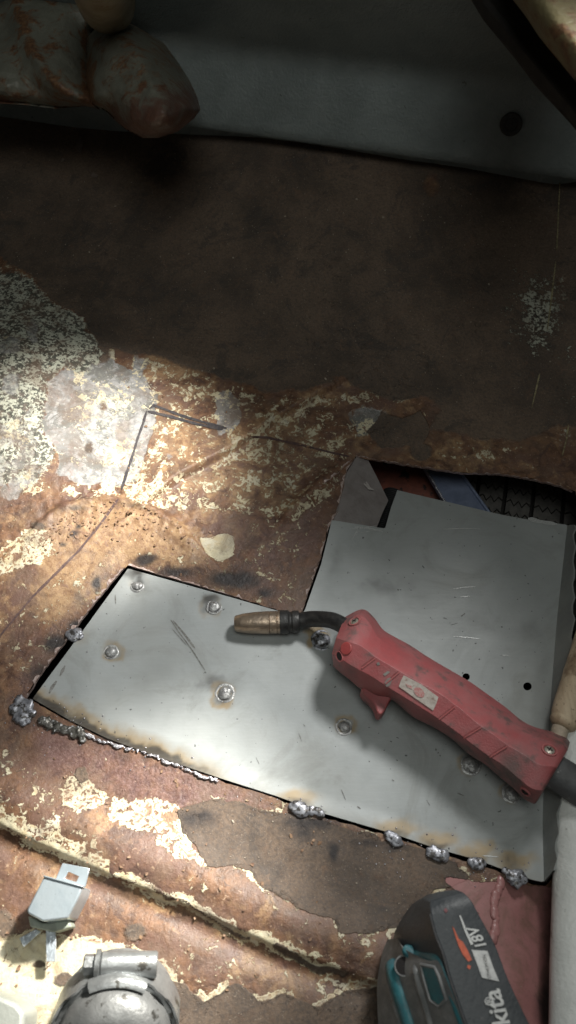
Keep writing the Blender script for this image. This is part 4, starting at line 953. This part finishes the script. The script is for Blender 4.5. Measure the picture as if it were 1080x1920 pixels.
bm = bmesh.new(); tube(bm, [TB(x, y, .0009) for x, y in ((789, 1809), (815, 1814), (822, 1830), (836, 1873), (823, 1888), (806, 1876), (795, 1838), (789, 1809))], 0.0009, 8); from_bm('panel_frame', bm, M_TG, tool, 60)
c = TB(757, 1811, .0002); bm = bmesh.new(); lathe(bm, [(.0050, -.001), (.0050, .0002), (.0046, .0004), (.0040, .0002)], c, Vector((-.35, .1, 1)), 24, False); rr = from_bm('screw_hole', bm, M_TG, tool)
bm = bmesh.new(); lathe(bm, [(.0041, .0004), (.0001, .0004)], c, Vector((-.35, .1, 1)), 24, False); from_bm('hole_shadow', bm, M_DK, rr)
# print on the battery
M_WH = mat('white_print', (0.62, 0.63, 0.62), (0.50, 0.51, 0.51), 400, 0.5, spots=(0.22, 0.22, 0.22), spot_sc=500, spot_thr=0.68); M_OR = mat('orange_scuff', (0.62, 0.12, 0.055), (0.45, 0.10, 0.05), 300, 0.5)
def text(body_, name, o_px, u_px, size_px, m, shear=0.25, bold=0.006, dz=.0009, sx=1.0):
    cu = bpy.data.curves.new(name, 'FONT'); cu.body = body_; cu.size = 1.0; cu.shear = shear; cu.offset = bold
    ob = bpy.data.objects.new(name, cu); COL.objects.link(ob); dg = bpy.context.evaluated_depsgraph_get(); me = bpy.data.meshes.new_from_object(ob.evaluated_get(dg)); bpy.data.objects.remove(ob); bpy.data.curves.remove(cu)
    bm = bmesh.new(); bm.from_mesh(me); bmesh.ops.subdivide_edges(bm, edges=[e for e in bm.edges if e.calc_length() > .2], cuts=2)
    ux, uy = u_px[0] - o_px[0], u_px[1] - o_px[1]; l = math.hypot(ux, uy); ux /= l; uy /= l
    for v in bm.verts:
        a, b = v.co.x * size_px * sx, v.co.y * size_px
        v.co = TB(o_px[0] + ux * a + uy * b, o_px[1] + uy * a - ux * b, dz)
    return from_bm(name, bm, m, battery, 60)
text('18V', 'lettering', (914, 1776), (887, 1722), 29, M_WH, 0.3, 0.02, sx=0.95)
text('Makita', 'lettering', (974, 1976), (930, 1836), 46, M_WH, 0.15, 0.02, sx=1.05)
text('®', 'lettering', (926, 1881), (916, 1858), 20, M_WH, 0, 0.02)
padtop('print_block', [(884, 1781), (914, 1783), (924, 1812), (936, 1840), (904, 1833), (894, 1806)], M_WH, battery, .0006)
padtop('print_line', [(861, 1716), (864, 1717), (876, 1746), (888, 1770), (883, 1772), (872, 1748)], M_WH, battery, .0006)
text('LITHIUM-ION', 'small_lettering', (921, 1834), (909, 1784), 8, M_DK, 0.1, 0.0, dz=.0016, sx=.95)
padtop('orange_mark', [(848, 1736), (852, 1742), (860, 1760), (868, 1766), (878, 1784), (885, 1800), (878, 1803), (868, 1790), (860, 1774)], M_OR, battery, .0005)
padtop('orange_mark', [(877, 1809), (883, 1811), (881, 1818), (876, 1814)], M_OR, battery, .0005)
padtop('orange_mark', [(832, 1706), (836, 1702), (840, 1708), (836, 1712)], mat('dull_pink_fleck', (0.22, 0.07, 0.08)), battery, .0004)

# ================================================================== RELAY
M_ZN = mat('zinc_plated_can', (0.50, 0.57, 0.62), (0.40, 0.47, 0.52), 60, 0.34, 0.6, spots=(0.30, 0.34, 0.36), spot_sc=300, spot_thr=0.66, bump=0.00008)
relay = empty('relay', P(110, 1700, fz(*Pn(110, 1700, 0))), 'small zinc cased relay with holed tab and two spade terminals', 'relay')
zt = 0.024; zf = fz(*Pn(110, 1700, 0))
bm = bmesh.new(); pxprism(bm, [(83, 1642), (155, 1662), (150, 1678), (127, 1722), (80, 1728), (52, 1713), (50, 1706)], zt, zf + .002)
from_bm('can', bm, M_ZN, relay, 30, bevel=0.0016, seg=3)
bm = bmesh.new(); pxprism(bm, [(82, 1641), (156, 1661), (155, 1664), (81, 1644)], zt + .0012, zt - .004); from_bm('crimp_edge', bm, M_ZN, relay, bevel=.0003)
# tab with a square hole
ho = [(128, 1634), (148, 1643), (143, 1654), (121, 1647)]; ou = [(117, 1618), (168, 1628), (160, 1663), (104, 1648)]
bm = bmesh.new(); zt2 = zt - .006
N4 = 4; T1 = [bm.verts.new(P(*p, zt2)) for p in ou]; H1 = [bm.verts.new(P(*p, zt2)) for p in ho]; T2 = [bm.verts.new(v.co - Vector((0, 0, .0012))) for v in T1]; H2 = [bm.verts.new(v.co - Vector((0, 0, .0012))) for v in H1]
for i in range(4):
    j = (i + 1) % 4; bm.faces.new((T1[i], T1[j], H1[j], H1[i])); bm.faces.new((T2[j], T2[i], H2[i], H2[j])); bm.faces.new((T1[j], T1[i], T2[i], T2[j])); bm.faces.new((H1[i], H1[j], H2[j], H2[i]))
from_bm('mounting_tab', bm, M_ZN, relay, 30, bevel=.0003)
M_PL = mat('green_grey_plastic', (0.36, 0.40, 0.34), rough=0.5)
bm = bmesh.new(); pxprism(bm, [(52, 1716), (80, 1731), (128, 1724), (134, 1738), (100, 1748), (56, 1738)], .013, zf + .001); from_bm('base_block', bm, M_PL, relay, bevel=.001)
M_SP = mat('tinned_terminal', (0.62, 0.68, 0.74), (0.5, 0.56, 0.62), 200, 0.3, 0.6)
for q in ([(36, 1759), (67, 1742), (76, 1747), (44, 1776)], [(86, 1742), (104, 1742), (105, 1768), (103, 1803), (87, 1803), (86, 1773)]):
    bm = bmesh.new(); pxprism(bm, q, .0095, .0083); from_bm('terminal', bm, M_SP, relay, bevel=.0002)

# ================================================================== PIPE WITH HOSE CLAMP, BOTTOM LEFT
M_AL = mat('dull_cast_aluminium', (0.27, 0.275, 0.275), (0.18, 0.185, 0.185), 60, 0.46, 0.5, spots=(0.07, 0.068, 0.062), spot_sc=90, spot_thr=0.60)
M_SS = mat('stainless_band', (0.34, 0.355, 0.36), (0.24, 0.25, 0.255), 80, 0.36, 0.65, spots=(0.10, 0.095, 0.085), spot_sc=110, spot_thr=0.61)
axp = Vector((0.10, -0.56, 0.82)).normalized(); cb = P(222, 1905, 0.018)
pipe = empty('pipe_stub', cb, 'grey cast metal pipe stub with rounded end in bottom left corner', 'pipe')
Rp = 0.0305
bm = bmesh.new(); lathe(bm, [(Rp * .94, -.014), (Rp * .95, .020), (Rp * .93, .0235), (Rp * .86, .027), (Rp * .70, .031), (Rp * .52, .033), (Rp * .47, .0325), (Rp * .45, .0305), (Rp * .40, .030), (.0001, .030)], cb, axp, 56); from_bm('pipe_body', bm, M_AL, pipe, 40)
clamp = empty('hose_clamp', cb, 'stainless worm drive hose clamp tightened round the pipe stub', 'hose clamp')
bm = bmesh.new(); lathe(bm, [(Rp * .955, .0005), (Rp * 1.03, 0.0), (Rp * 1.05, .0008), (Rp * 1.045, .015), (Rp * 1.02, .0162), (Rp * .955, .0160)], cb, axp, 64, False); from_bm('band', bm, M_SS, clamp, 40)
u0 = (Vector((0, 1, 0)) - axp * axp.y).normalized(); v0 = axp.cross(u0)
def cy(a, r, h): return cb + axp * h + (u0 * math.cos(a) + v0 * math.sin(a)) * r
bm = bmesh.new()      # outer tail of the band with its notched edge
rows = []
for i in range(33):
    a = R(-75 + 150 * i / 32); hh = .0165 + (.0016 if i % 6 < 3 else 0); rows.append([bm.verts.new(cy(a, Rp * 1.085, -.001)), bm.verts.new(cy(a, Rp * 1.09, hh)), bm.verts.new(cy(a, Rp * 1.05, hh)), bm.verts.new(cy(a, Rp * 1.05, -.001))])
for a, b in zip(rows, rows[1:]):
    for k in range(4): bm.faces.new((a[k], a[(k + 1) % 4], b[(k + 1) % 4], b[k]))
bm.faces.new(rows[0]); bm.faces.new(rows[-1][::-1]); from_bm('band_tail', bm, M_SS, clamp, 40)
hc = cy(R(0), Rp * 1.12, .0085); hx = -v0 if v0.x < 0 else v0
hx = (hx + Vector((0, 0, 0))).normalized(); hc = hc + hx * .004
bm = bmesh.new(); lathe(bm, [(.0001, -.0140), (.0052, -.0140), (.0062, -.0132), (.0064, .0140), (.0058, .0150), (.0001, .0150)], hc, hx, 28); from_bm('screw_housing', bm, M_SS, clamp, 40)
bm = bmesh.new(); lathe(bm, [(.0070, -.0165), (.0072, -.0142), (.0058, -.0138)], hc, hx, 28, False); lathe(bm, [(.0001, -.0165), (.0070, -.0165)], hc, hx, 28, False); from_bm('washer', bm, M_SS, clamp, 40)
bm = bmesh.new(); lathe(bm, [(.0001, -.0225), (.0044, -.0225), (.0050, -.0218), (.0050, -.0168), (.0001, -.0166)], hc, hx, 6); from_bm('screw_head', bm, M_SS, clamp, 30)
bm = bmesh.new()
for s_ in (-1, 1):
    pts = [cy(a, Rp * 1.10, h) for a, h in ((R(-26), .0172), (R(26), .0172), (R(26), .0205), (R(-26), .0205))]
rows = []
for i in range(13):
    a = R(-26 + 52 * i / 12); rows.append([bm.verts.new(cy(a, Rp * r, h)) for r, h in ((1.10, .0140), (1.13, .0165), (1.08, .0205), (1.0, .0215), (.97, .0200))])
for a, b in zip(rows, rows[1:]):
    for k in range(4): bm.faces.new((a[k], a[k + 1], b[k + 1], b[k]))
from_bm('saddle', bm, M_SS, clamp, 50)

# corner of a pale box
bm = bmesh.new(); pxprism(bm, [(-120, 1830), (0, 1868), (30, 1881), (46, 1898), (40, 1960), (-30, 2100), (-160, 2050)], .03, .002)
tag(from_bm('metal_box', bm, mat('pale_green_grey_metal', (0.40, 0.42, 0.39), (0.34, 0.36, 0.33), 60, 0.45, 0.2), None, 30, bevel=.0022, seg=3), 'pale grey metal box corner poking into bottom left of frame', 'box')

# ================================================================== WHITE RAIL AND WOODEN HANDLE, RIGHT EDGE
M_WHT = mat('chipped_white_paint', (0.80, 0.82, 0.80), (0.70, 0.72, 0.70), 50, 0.35, spots=(0.36, 0.36, 0.33), spot_sc=90, spot_thr=0.66, bump=.0006)
def rail_loft(name, m, st, prof_n=24, sq=2.15):
    """st: (left px, right px, y px, centre height, half height)"""
    bm = bmesh.new(); rr = []
    pts = catmull([Vector((a, b, c)) for a, b, c, *_ in st], 40); hz = catmull([Vector((d, e, 0)) for *_, d, e in st], 40)
    for p, q in zip(pts, hz):
        L = P(p.x, p.z, q.x); Rr = P(p.y, p.z, q.x); c = (L + Rr) / 2; hw = (Rr - L).length / 2
        rr.append([bm.verts.new(c + Vector((math.copysign(abs(math.cos(a)) ** (2 / sq), math.cos(a)) * hw, 0, math.copysign(abs(math.sin(a)) ** (2 / sq), math.sin(a)) * q.y))) for a in [2 * math.pi * k / prof_n for k in range(prof_n)]])
    for a, b in zip(rr, rr[1:]):
        for k in range(prof_n): bm.faces.new((a[k], a[(k + 1) % prof_n], b[(k + 1) % prof_n], b[k]))
    bm.faces.new(rr[0][::-1]); bm.faces.new(rr[-1])
    return from_bm(name, bm, m, None, 50)
o = rail_loft('white_rail', M_WHT, [(1062, 1100, 1354, .010, .006), (1046, 1112, 1362, .010, .0095), (1043, 1116, 1450, .010, .0100), (1040, 1120, 1560, .011, .0105), (1036, 1125, 1680, .012, .0115), (1032, 1130, 1800, .012, .0115), (1030, 1140, 1920, .012, .0115), (1024, 1160, 2100, .012, .0115)])
tag(o, 'white painted metal rail running down the right edge under the torch cable', 'rail')
M_WOOD = None
def wood():
    t = NT('worn_wood'); v = t.scale((6, 1, 1)); n1 = t.noise(40, 5, 0.6, 1.0, v); n2 = t.noise(60, 4, 0.6); nf = t.noise(500, 3, .6)
    c = t.mix(t.step(n1, .3, .7), (0.66, 0.54, 0.38), (0.50, 0.39, 0.26)); c = t.mix(t.step(n2, .52, .66, 0, .8), c, (0.24, 0.16, 0.10)); c = t.mix(t.step(nf, .62, .7, 0, .6), c, (0.10, .065, .045))
    return t.out(c, .6, 0, t.math('ADD', n1, nf), .0005)
wh = empty('wooden_handle', P(1060, 1300, .02), 'worn pale wooden tool handle lying above the white rail', 'tool handle')
bm = bmesh.new(); tube(bm, catmull([P(1052, 1362, .020), P(1060, 1345, .020), P(1070, 1310, .021), P(1086, 1262, .022), P(1105, 1200, .022), P(1125, 1130, .022)], 24), [.0062, .0072] + [.0085] * 3 + [.0092] * 8 + [.0096] * 11, 22); o = from_bm('grip', bm, wood(), wh, 50)
bm = bmesh.new(); tube(bm, [P(1046, 1384, .019), P(1049, 1371, .020), P(1051, 1366, .020)], .0052, 18); from_bm('ferrule', bm, mat('pale_wood_end', (0.52, 0.44, 0.34), rough=.6), wh, 50)

# ================================================================== TOP LEFT BRACKET, TOP RIGHT STRUT
def rusty_paint(name, base, amt=0.5, lo=0.0):
    t = NT(name); n1 = t.noise(18, 4, .6, .5); n2 = t.noise(55, 7, .72, .6); nf = t.noise(400, 3, .6)
    at = t.attr('m1')
    c = t.mix(t.step(n1, .35, .65), base, tuple(v * .78 for v in base))
    rr = t.step(t.math('ADD', at[0], t.math('MULTIPLY', t.math('SUBTRACT', n2, .5), 1.9)), .38, .62)
    c = t.mix(rr, c, t.mix(t.step(nf, .35, .65), (0.105, .052, .030), (0.20, .110, .055)))
    c = t.mix(t.step(t.math('ADD', at[1], t.math('MULTIPLY', t.math('SUBTRACT', n2, .5), 2.2)), .42, 1.0, 0, .85), c, t.mix(nf, (0.15, .070, .050), (0.09, .045, .035)))
    return t.out(c, t.math('ADD', t.math('MULTIPLY', n2, .3), .3), 0, t.math('ADD', nf, n2), .0007)
def inflate(name, poly, z0, Tt, r, m, parent, step=4.0, rustfn=None, extra=None, ang=60):
    """rounded solid whose outline is poly (photo px) at height z0, swelling Tt above and below"""
    p = np.array(poly, float); x0, y0 = p.min(0) - step; x1, y1 = p.max(0) + step
    gx = np.arange(x0, x1 + step, step); gy = np.arange(y0, y1 + step, step); X, Y = np.meshgrid(gx, gy)
    s = sdf(poly, X, Y); gyy, gxx = np.gradient(s, step)
    out = (s > 0) & (s < step * 1.3); X = np.where(out, X - s * gxx, X); Y = np.where(out, Y - s * gyy, Y); s2 = np.where(out, 0, s)
    ins = s < step * 1.3
    d = np.clip(-s2 / r, 0, 1); hgt = np.sqrt(np.clip(1 - (1 - d) ** 2, 0, 1)) * Tt
    if extra is not None: hgt = hgt + extra(X, Y) * (d > 0)
    bm = bmesh.new(); vt = {}; vb = {}; ny, nx = X.shape
    zz = z0(X, Y) if callable(z0) else np.full(X.shape, z0)
    for i in range(ny):
        for j in range(nx):
            if ins[i, j]:
                vt[i, j] = bm.verts.new(P(X[i, j], Y[i, j], zz[i, j] + hgt[i, j])); q = P(X[i, j], Y[i, j], zz[i, j])
                vb[i, j] = bm.verts.new(Vector((q.x, q.y, zz[i, j] - hgt[i, j] * .08))) if d[i, j] > 0 else vt[i, j]
    lay = []
    for i in range(ny - 1):
        for j in range(nx - 1):
            k = [(i, j), (i, j + 1), (i + 1, j + 1), (i + 1, j)]
            if all(a in vt for a in k):
                bm.faces.new([vt[a] for a in k])
                if len({vb[a] for a in k} & {vt[a] for a in k}) < 4:
                    try: bm.faces.new([vb[a] for a in k][::-1])
                    except ValueError: pass
    bmesh.ops.remove_doubles(bm, verts=bm.verts, dist=1e-6)
    o = from_bm(name, bm, m, parent, ang)
    co = np.empty(len(o.data.vertices) * 3); o.data.vertices.foreach_get('co', co); co = co.reshape(-1, 3).copy(); q = o
    while q is not None: co = co + np.array(q.location); q = q.parent
    ax, ay = proj(co[:, 0], co[:, 1], co[:, 2]); z = np.zeros(ax.shape)
    r1, r2 = rustfn(ax, ay) if rustfn else (z + .25, z)
    colattr(o.data, 'm1', [r1, r2, z, z + 1]); return o
brk = empty('rusty_bracket', P(150, 190, .075), 'grey painted bracket with rust stained seams and rounded lobe in top left', 'bracket')
M_BR = rusty_paint('rust_stained_grey_paint', (0.19, 0.190, 0.155))
SEAM1 = [(28, -10), (40, 40), (62, 95), (95, 145), (130, 175), (170, 196)]
def rust_body(x, y):
    d, _ = pldist(SEAM1, x, y); d2, _ = pldist([(160, 60), (156, 110), (158, 160), (170, 195)], x, y)
    return np.maximum.reduce([(.36 + 0 * x), .62 * np.exp(-(d / 17) ** 2), .7 * np.exp(-(d2 / 10) ** 2), .55 * ss(130, 200, y)]), .7 * ss(150, 205, y)
def body_extra(x, y):
    d, s = pldist(SEAM1, x, y); return .010 * ss(-4, 4, d * s) * 0 + .0016 * np.exp(-(d / 9) ** 2) - .012 * ss(0, 40, d * s) + .006 * (fbm(x, y, .03, 4, 4) - .5)
inflate('shell', [(-120, -140), (260, -140), (250, -20), (215, 30), (175, 60), (172, 110), (172, 170), (186, 205), (160, 199), (105, 204), (50, 197), (0, 194), (-60, 190), (-120, 190)], .115, .035, 70, M_BR, brk, 4, rust_body, body_extra)
def lobe_extra(x, y):
    d, s = pldist([(236, 30), (262, 110), (318, 235)], x, y); return -.016 * np.clip(d / 85, 0, 1) ** 1.1 + .003 + .006 * (fbm(x, y, .03, 4, 14) - .5)
def rust_lobe(x, y): return np.maximum(.42 + 0 * x, .75 * ss(215, 160, x) * ss(60, 120, y)), .95 * ss(120, 235, y + .35 * (x - 250))
inflate('lobe', [(159, 70), (185, 48), (222, 37), (252, 46), (307, 81), (333, 115), (355, 150), (369, 180), (376, 206), (364, 222), (333, 247), (296, 259), (267, 259), (237, 244), (214, 224), (196, 207), (166, 196), (155, 148)], .125, .050, 60, M_BR, brk, 4, rust_lobe, lobe_extra)
M_TUB = mat('cream_pipe_paint', (0.34, 0.29, 0.20), (0.26, 0.21, 0.13), 60, .45, spots=(0.22, .12, .06), spot_sc=90, spot_thr=.64)
bm = bmesh.new(); tube(bm, catmull([P(205, 18, .17), P(192, -20, .20), P(170, -90, .25)], 12), [.012, .019, .021] + [.022] * 9, 24); from_bm('pipe_end', bm, M_TUB, brk, 50)

strut = empty('side_strut', P(1040, 60, .24), 'cream and rust side strut with dark rubber edge in top right', 'strut')
M_SR = rusty_paint('rusty_cream_paint', (0.20, 0.17, 0.09))
inflate('strut_body', [(938, -60), (962, 0), (985, 30), (1010, 68), (1040, 105), (1090, 165), (1160, 240), (1220, 240), (1220, -160), (900, -160)], .272, .03, 60, M_SR, strut, 6, lambda x, y: (.38 + 0 * x + .25 * ss(60, 160, y), .7 * ss(20, 160, y)))
bm = bmesh.new(); sheet(bm, [(860, -80, .262), (900, -80, .262), (968, 0, .255), (1015, 66, .25), (1090, 160, .24), (1160, 240, .23), (1160, 300, .23), (1080, 200, .24), (1010, 118, .25), (945, 42, .255), (912, 2, .258)], .012)
from_bm('rubber_edge', bm, mat('dark_rubber_strip', (0.014, .012, .011), rough=.7), strut, 40, bevel=.003)

# ================================================================== GRIT AND FLAKES ON THE FLOOR
M_GRIT = mat('pale_paint_chips', (0.42, 0.37, 0.30), (0.25, 0.20, 0.15), 900, .6)
random.seed(11); bm = bmesh.new()
hp = np.array(HOLE)
k = 0
while k < 900:
    if k < 520: x, y = random.uniform(-20, 1100), 250 + 480 * random.random() ** .8
    else: x, y = random.uniform(-20, 1000), random.uniform(740, 1900)
    k += 1
    if sdf(HOLE, np.array([x]), np.array([y]))[0] < 6: continue
    c = F(x, y, .0003); r = random.uniform(.0002, .0006) if random.random() < .96 else random.uniform(.0007, .0014); a0 = random.random() * 6.3; e = random.uniform(.35, 1)
    n = random.randint(4, 6); top = []
    for q in range(n):
        a = 2 * math.pi * q / n; rr_ = r * random.uniform(.6, 1.2); dx, dy = math.cos(a) * rr_, math.sin(a) * rr_ * e
        top.append(c + Vector((dx * math.cos(a0) - dy * math.sin(a0), dx * math.sin(a0) + dy * math.cos(a0), random.uniform(0, .0003))))
    prism(bm, top, [p - Vector((0, 0, .0005)) for p in top])
g = from_bm('grit', bm, M_GRIT, None, 20); tag(g, 'pale grit and paint chips scattered over the floor', None, None, 'stuff')
random.seed(21); bm = bmesh.new(); k = 0
while k < 260:
    k += 1
    if k < 130:
        u = random.random(); x = 90 + 260 * u + random.gauss(0, 14); y = 985 - 45 * math.sin(math.pi * min(1, max(0, (x - 90) / 260))) + abs(random.gauss(0, 34))
    else: x, y = random.choice([(random.uniform(0, 600), random.uniform(1380, 1640)), (random.uniform(200, 620), random.uniform(720, 1000)), (random.uniform(0, 620), 1560 + random.uniform(0, 300))])
    if sdf(HOLE, np.array([x]), np.array([y]))[0] < 8: continue
    c = F(x, y, .0004); r = random.uniform(.0005, .0017); a0 = random.random() * 6.3; top = []; tl = random.uniform(-.5, .5); n = random.randint(5, 8)
    for q in range(n):
        a = 2 * math.pi * q / n; rr_ = r * random.uniform(.5, 1.2); dx, dy = math.cos(a) * rr_, math.sin(a) * rr_ * .7
        top.append(c + Vector((dx * math.cos(a0) - dy * math.sin(a0), dx * math.sin(a0) + dy * math.cos(a0), .0003 + dx * tl)))
    prism(bm, top, [p - Vector((0, 0, .0004)) for p in top])
g = from_bm('rust_scale', bm, mat('lifted_rust_scale', (0.30, 0.19, 0.115), (0.13, 0.07, 0.045), 500, .7, spots=(.5, .42, .28), spot_sc=200, spot_thr=.62), None, 20); tag(g, 'lifted rust scale and paint flakes on the rusty floor', None, None, 'stuff')
# a few larger flakes lying on the dark floor
for i, (x, y, s) in enumerate([(150, 272, 1.0), (176, 328, .8), (118, 300, .5)]):
    bm = bmesh.new(); pts = []
    for q in range(9):
        a = 2 * math.pi * q / 9; rr_ = random.uniform(5, 10) * s; pts.append((x + math.cos(a) * rr_, y + math.sin(a) * rr_ * (1.6 if i == 0 else .8)))
    top = [F(px_, py_, .0008) for px_, py_ in pts]; prism(bm, top, [p - Vector((0, 0, .0007)) for p in top])
    tag(from_bm('paint_flake', bm, mat('brown_flake', (0.20, 0.155, 0.13), rough=.6)), ('long pale paint flake on the dark floor under the rounded lobe', 'small angular paint flake below the long flake on dark floor', 'tiny paint flake left of the long flake on dark floor')[i], 'paint flake', 'flakes on the dark floor')
for o in SC.objects:
    if 'org' in o: del o['org']
